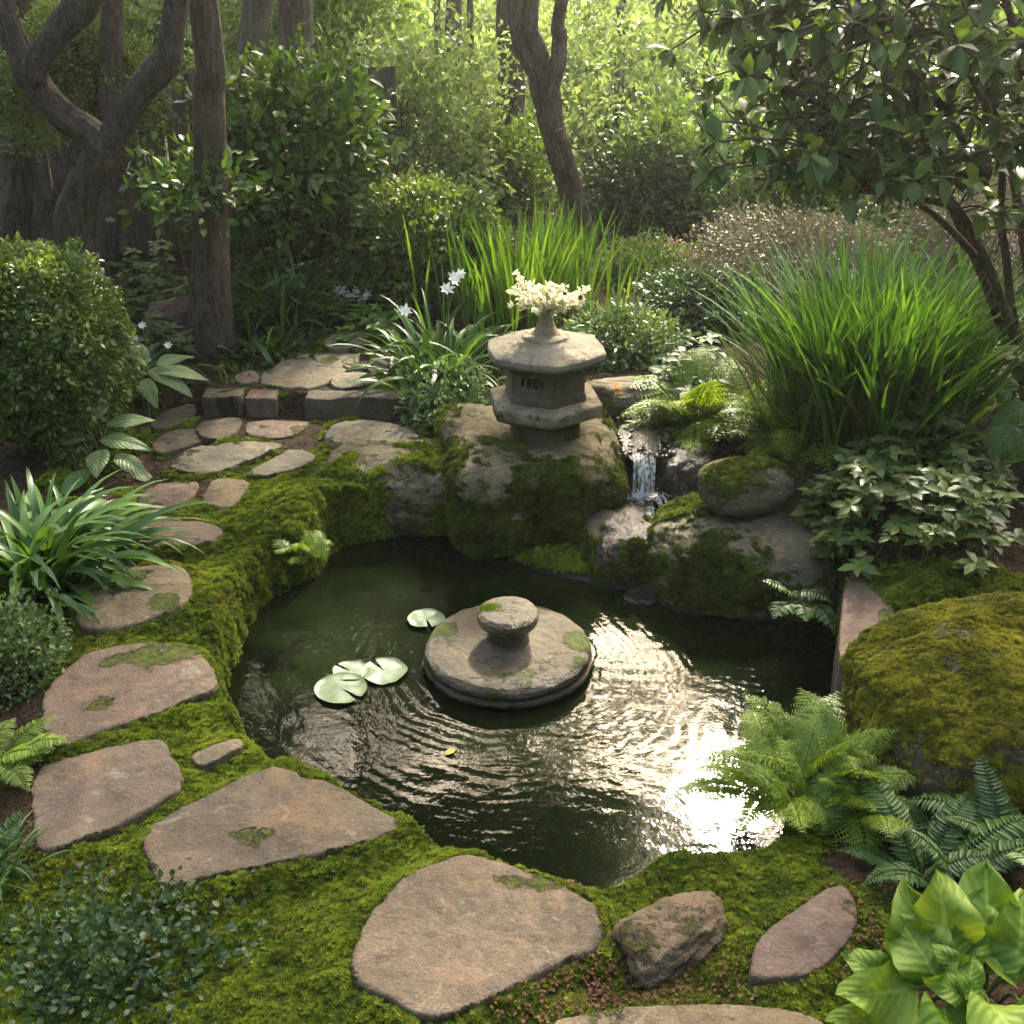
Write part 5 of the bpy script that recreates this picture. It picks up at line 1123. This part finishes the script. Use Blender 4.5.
big_leaf_plant('hosta', 'taller pale hosta with drooping leaves beside the far left stones', 'plant', b, [lv(152, 372, Y, 5, 10, .19, .075, .5), lv(148, 370, Y, -20, -5, .17, .08, .5), lv(145, 366, Y + .04, 130, 45, .14, .08, .3), lv(156, 366, Y + .06, 40, 20, .15, .07, .4), lv(142, 380, Y - .05, -60, 0, .14, .07, .5), lv(138, 372, Y, 170, 10, .13, .06, .4)], HOST_M, 142, .004)
b = at(975, 1010, .0); L9 = []
rs = np.random.RandomState(143)
for px, py, z0, az, el, L, Wd in ((892, 985, .09, 165, 30, .10, .08), (925, 975, .10, 100, 62, .16, .13), (985, 970, .10, 80, 65, .19, .15), (950, 965, .12, 95, 60, .17, .14), (915, 990, .10, 215, 15, .15, .12), (975, 985, .13, 150, 35, .10, .06), (1015, 985, .10, 65, 55, .17, .14),
                                  (940, 985, .12, 120, 40, .14, .12), (985, 1000, .11, 280, 20, .15, .13), (945, 1005, .10, 240, 15, .15, .12), (900, 1015, .06, 195, 15, .13, .10), (1020, 1010, .10, 320, 20, .16, .13), (965, 955, .12, 60, 50, .13, .11), (1035, 960, .10, 75, 60, .17, .14),
                                  (965, 1000, .13, 60, 40, .09, .055), (975, 1000, .12, 190, 30, .10, .06), (1000, 1030, .07, 270, 10, .15, .12), (930, 1035, .06, 230, 10, .15, .12), (1030, 1040, .08, 300, 10, .15, .12)):
    L9.append((at(px, py, z0), dirs(radians(az + rs.randn() * 8), radians(el)), (rs.randn() * .15, -.75, .7), L * .86, Wd * .88, rs.uniform(.15, .4)))
big_leaf_plant('bright_leafy_plant', 'bright yellow green plant with big crinkled leaves in the bottom right corner', 'plant', b, L9, BRI_M, 143, .004, wave=.15, lobed=.05, pw=.75)
b = atY(1040, 470, 3.25); b[2] = gz(b[0], b[1])
big_leaf_plant('broad_leaved_plant', 'plant with broad lobed green leaves at the right edge beside the big grass', 'plant', b, [lv(1020, 385, 3.2, 170, 0, .12, .09), lv(1030, 405, 3.15, 200, -15, .13, .09), lv(1015, 425, 3.1, 220, -25, .12, .085), lv(1030, 360, 3.25, 150, 20, .12, .08), lv(1035, 440, 3.1, 190, -30, .11, .08), lv(1010, 400, 3.2, 120, 20, .09, .07)], MAP_M, 144, .004, lobed=.12)

def whorl_plant(name, label, cat, poly, n, zr, L, mat, seed, tm=LEAF6, k=(5, 8), Wr=.5):
    rs = np.random.RandomState(seed); Q = np.array(poly, float); lo, hi = Q.min(0), Q.max(0); P = np.zeros((0, 2))
    while len(P) < n:
        a = lo + (hi - lo) * rs.rand(400, 2); a = a[inpoly(a, Q)]; P = np.vstack([P, a])
    P = P[:n]; c = Q.mean(0); e = thing(name, label, cat, (c[0], c[1], gz(*c))); g, gs = Geo(), Geo()
    for x, y in P:
        zb = gz(x, y); h = rs.uniform(*zr) * (.5 + .5 * sst(0, .12, -sdpoly(np.array([[x, y]]), Q)[0])); tp = np.array([x + rs.randn() * .03, y + rs.randn() * .03 - .02, zb + h])
        tube(gs, [(x, y, zb - .01), ((x + tp[0]) / 2, (y + tp[1]) / 2, zb + h * .6), tp], [.0022, .002, .0014], 6, 5)
        for q in (1.0, .72):
            m = rs.randint(*k); a = rs.rand() * 6 + np.arange(m) * 2 * pi / m; d = np.column_stack([np.cos(a), np.sin(a), rs.uniform(-.25, .4, m)])
            s = L * rs.uniform(.6, 1.15, m); pp = np.array([x, y, zb]) + (tp - [x, y, zb]) * q; g.inst(tm, np.repeat(pp[None], m, 0), unit(d), unit(np.tile([0, -.2, 1.0], (m, 1)) + rs.randn(m, 3) * .25), s, s * Wr, np.clip(rs.rand() * .6 + .4 * rs.rand(m), 0, .9))
    g.out('foliage', lm(mat), e); gs.out('stem', GSTEM, e); return e
whorl_plant('leafy_ground_cover', 'dense leafy ground cover with whorled oval leaves above the right bank', 'plant', ppts([(795, 520), (850, 470), (930, 450), (985, 480), (1000, 560), (950, 590), (880, 560), (840, 555)], .10), 170, (.05, .22), .055, 'clip_dark', 151)
whorl_plant('pale_leafy_plant', 'pale green leafy plant between the pale shrub and the waterfall fern', 'plant', ppts([(655, 372), (690, 360), (725, 362), (722, 385), (670, 392)], .18), 30, (.08, .22), .06, 'grey_green', 152)
whorl_plant('low_herb', 'low herb with small leaves on the soil beside the right end of the step', 'plant', ppts([(412, 392), (440, 380), (470, 392), (462, 405)], .06), 30, (.03, .1), .035, 'mid', 153)
whorl_plant('shade_plant', 'dark low leafy plant at the foot of the fence left of the straight trunk', 'plant', ppts([(125, 330), (170, 300), (195, 318), (185, 338), (140, 352)], .25), 40, (.05, .25), .05, 'deep', 154)
b = gpt(140, 395)
strap_clump('white_flowered_plant', 'slender plant with tiny white flowers beside the dark brown rock', 'plant', b, 14, .16, .012, 'grass', 155, el=(.8, 1.4), droop=(.2, 1.0), spread=.02, extra=lilies([(142, 326, b[1]), (136, 340, b[1] + .03), (168, 346, b[1] + .02)], .02))

# ================================================================== unseen hedges added behind and beside the viewer to block low sky light
for lab, pts, sd_h in (('added unseen hedge behind the viewer, blocking low sky light', [(a_ * .55, -2.6 + .03 * a_ * a_) for a_ in range(-8, 9)], 301),
                       ('added unseen hedge along the left side, blocking low sky light', [(-4.6, -1.5 + .7 * a_) for a_ in range(9)], 302), ('added unseen hedge along the right side, blocking low sky light', [(4.4, -1.5 + .7 * a_) for a_ in range(9)], 303)):
    he = thing('added_hedge', lab, 'hedge', (*np.mean(pts, 0), -.02)); g = Geo(); rs = np.random.RandomState(sd_h); gs = Geo()
    for k_, (x_, y_) in enumerate(pts):
        leaf_cloud(rs, 2600, (x_, y_, 1.7), (.55, .5, 2.0), .25, sd_h + k_, .4, -1, .11, .6, LEAF2, .5, g); tube(gs, [(x_, y_, -.05), (x_ + .05, y_, 1.2), (x_, y_, 2.6)], [.06, .05, .02], 8, 8)
    g.out('foliage', lm('deep'), he); gs.out('stem', BARK_B, he)
SG = 'slender saplings in the background'
for px0, py0, px1, Y, r_, lab in ((438, 200, 437, 7.3, 4, 'thin pale sapling stem left of the slim pale trunk'), (178, 215, 175, 6.6, 5, 'thin stem seen through the twisted tree fork, left of the straight brown trunk'), (475, 215, 470, 8.0, 4, 'thin stem left of the dark shaded trunk'),
                                    (612, 200, 622, 8.2, 6, 'slender stem in the sunlit leaves right of the forked tree'), (676, 160, 680, 9.0, 7, 'slender stem left of the broad vine hung trunk'), (790, 180, 786, 8.0, 6, 'slender stem behind the left edge of the large leaved shrub')):
    base = atY(px0, py0, Y); top = atY(px1, 0, Y); zb = gz(base[0], Y); d_ = (top - base) / (top[2] - base[2]); m = px2m(Y, 100)
    tree('sapling', lab, 'tree', [[(*(base + d_ * (zb - base[2])), r_ * m), (*(base + [.03, 0, 0]), r_ * m * .9), (*top, r_ * m * .8), (*(top + d_ * 1.2 + [.05, 0, 0]), r_ * m * .4)]], BARK_P, int(px0), group=SG, rough=.06)

whorl_plant('shade_plant', 'dark leafy plants in front of the fence under the twisted tree', 'plant', ppts([(118, 300), (118, 262), (190, 256), (190, 296)], .3), 46, (.08, .3), .06, 'glossy', 156)
whorl_plant('shade_plant', 'dark leafy plants under the tall glossy shrub', 'plant', ppts([(236, 292), (240, 250), (350, 246), (345, 285)], .3), 60, (.06, .28), .06, 'deep', 157)
whorl_plant('shade_plant', 'low dark plants on the soil between the mounded shrub and the lily', 'plant', ppts([(330, 318), (350, 290), (400, 292), (395, 318)], .25), 36, (.04, .16), .05, 'mid', 158)

# low leafy cover on the open soil to the right, past the boulder and under the shrub
g = Geo(); rs = np.random.RandomState(170); m_ = 26000
P = np.column_stack([rs.uniform(1.3, 4.2, m_), rs.uniform(1.2, 5.2, m_)]); k_ = (P[:, 0] > 1.55 + .25 * fbm(P * 2, 2, 5)) & (fbm(P * 3, 2, 6) > -.45); P = P[k_]; m_ = len(P)
hh = gz0(P[:, 0], P[:, 1]) + rs.uniform(.01, .12, m_) * (1 + .6 * fbm(P * 4, 2, 7)); a_ = rs.rand(m_) * 6.28
g.inst(LEAF6, np.column_stack([P, hh]), np.column_stack([np.cos(a_), np.sin(a_), rs.uniform(-.3, .4, m_)]), unit(np.array([0, 0, 1.0]) + rs.randn(m_, 3) * .35), rs.uniform(.03, .06, m_), rs.uniform(.016, .03, m_))
tag(g.out('ground_cover', lm('clip_dark')), 'low dark leafy ground cover on the soil at the far right', 'ground cover', kind='stuff')

# ================================================================== haze in the far garden air
n = NT("haze"); pv = n.n("ShaderNodeVolumePrincipled"); pv.inputs['Color'].default_value = (1.0, 1.0, .94, 1); pv.inputs['Density'].default_value = .0046; pv.inputs['Anisotropy'].default_value = .82
n.l(pv.outputs[0], n.o.inputs['Volume'])
hx, hy0, hy1, hz0, hz1 = 78, -26, 84, -2.0, 9.0
V = [(x, y, z) for z in (hz0, hz1) for x, y in ((-hx, hy0), (hx, hy0), (hx, hy1), (-hx, hy1))]
ho = part('haze', np.array(V), None, [(0, 3, 2, 1), (4, 5, 6, 7), (0, 1, 5, 4), (1, 2, 6, 5), (2, 3, 7, 6), (3, 0, 4, 7)], n.m, None, None, False); ho["kind"] = "stuff"
ho["label"] = 'pale sunlit haze in the air of the garden'; ho["category"] = 'haze'
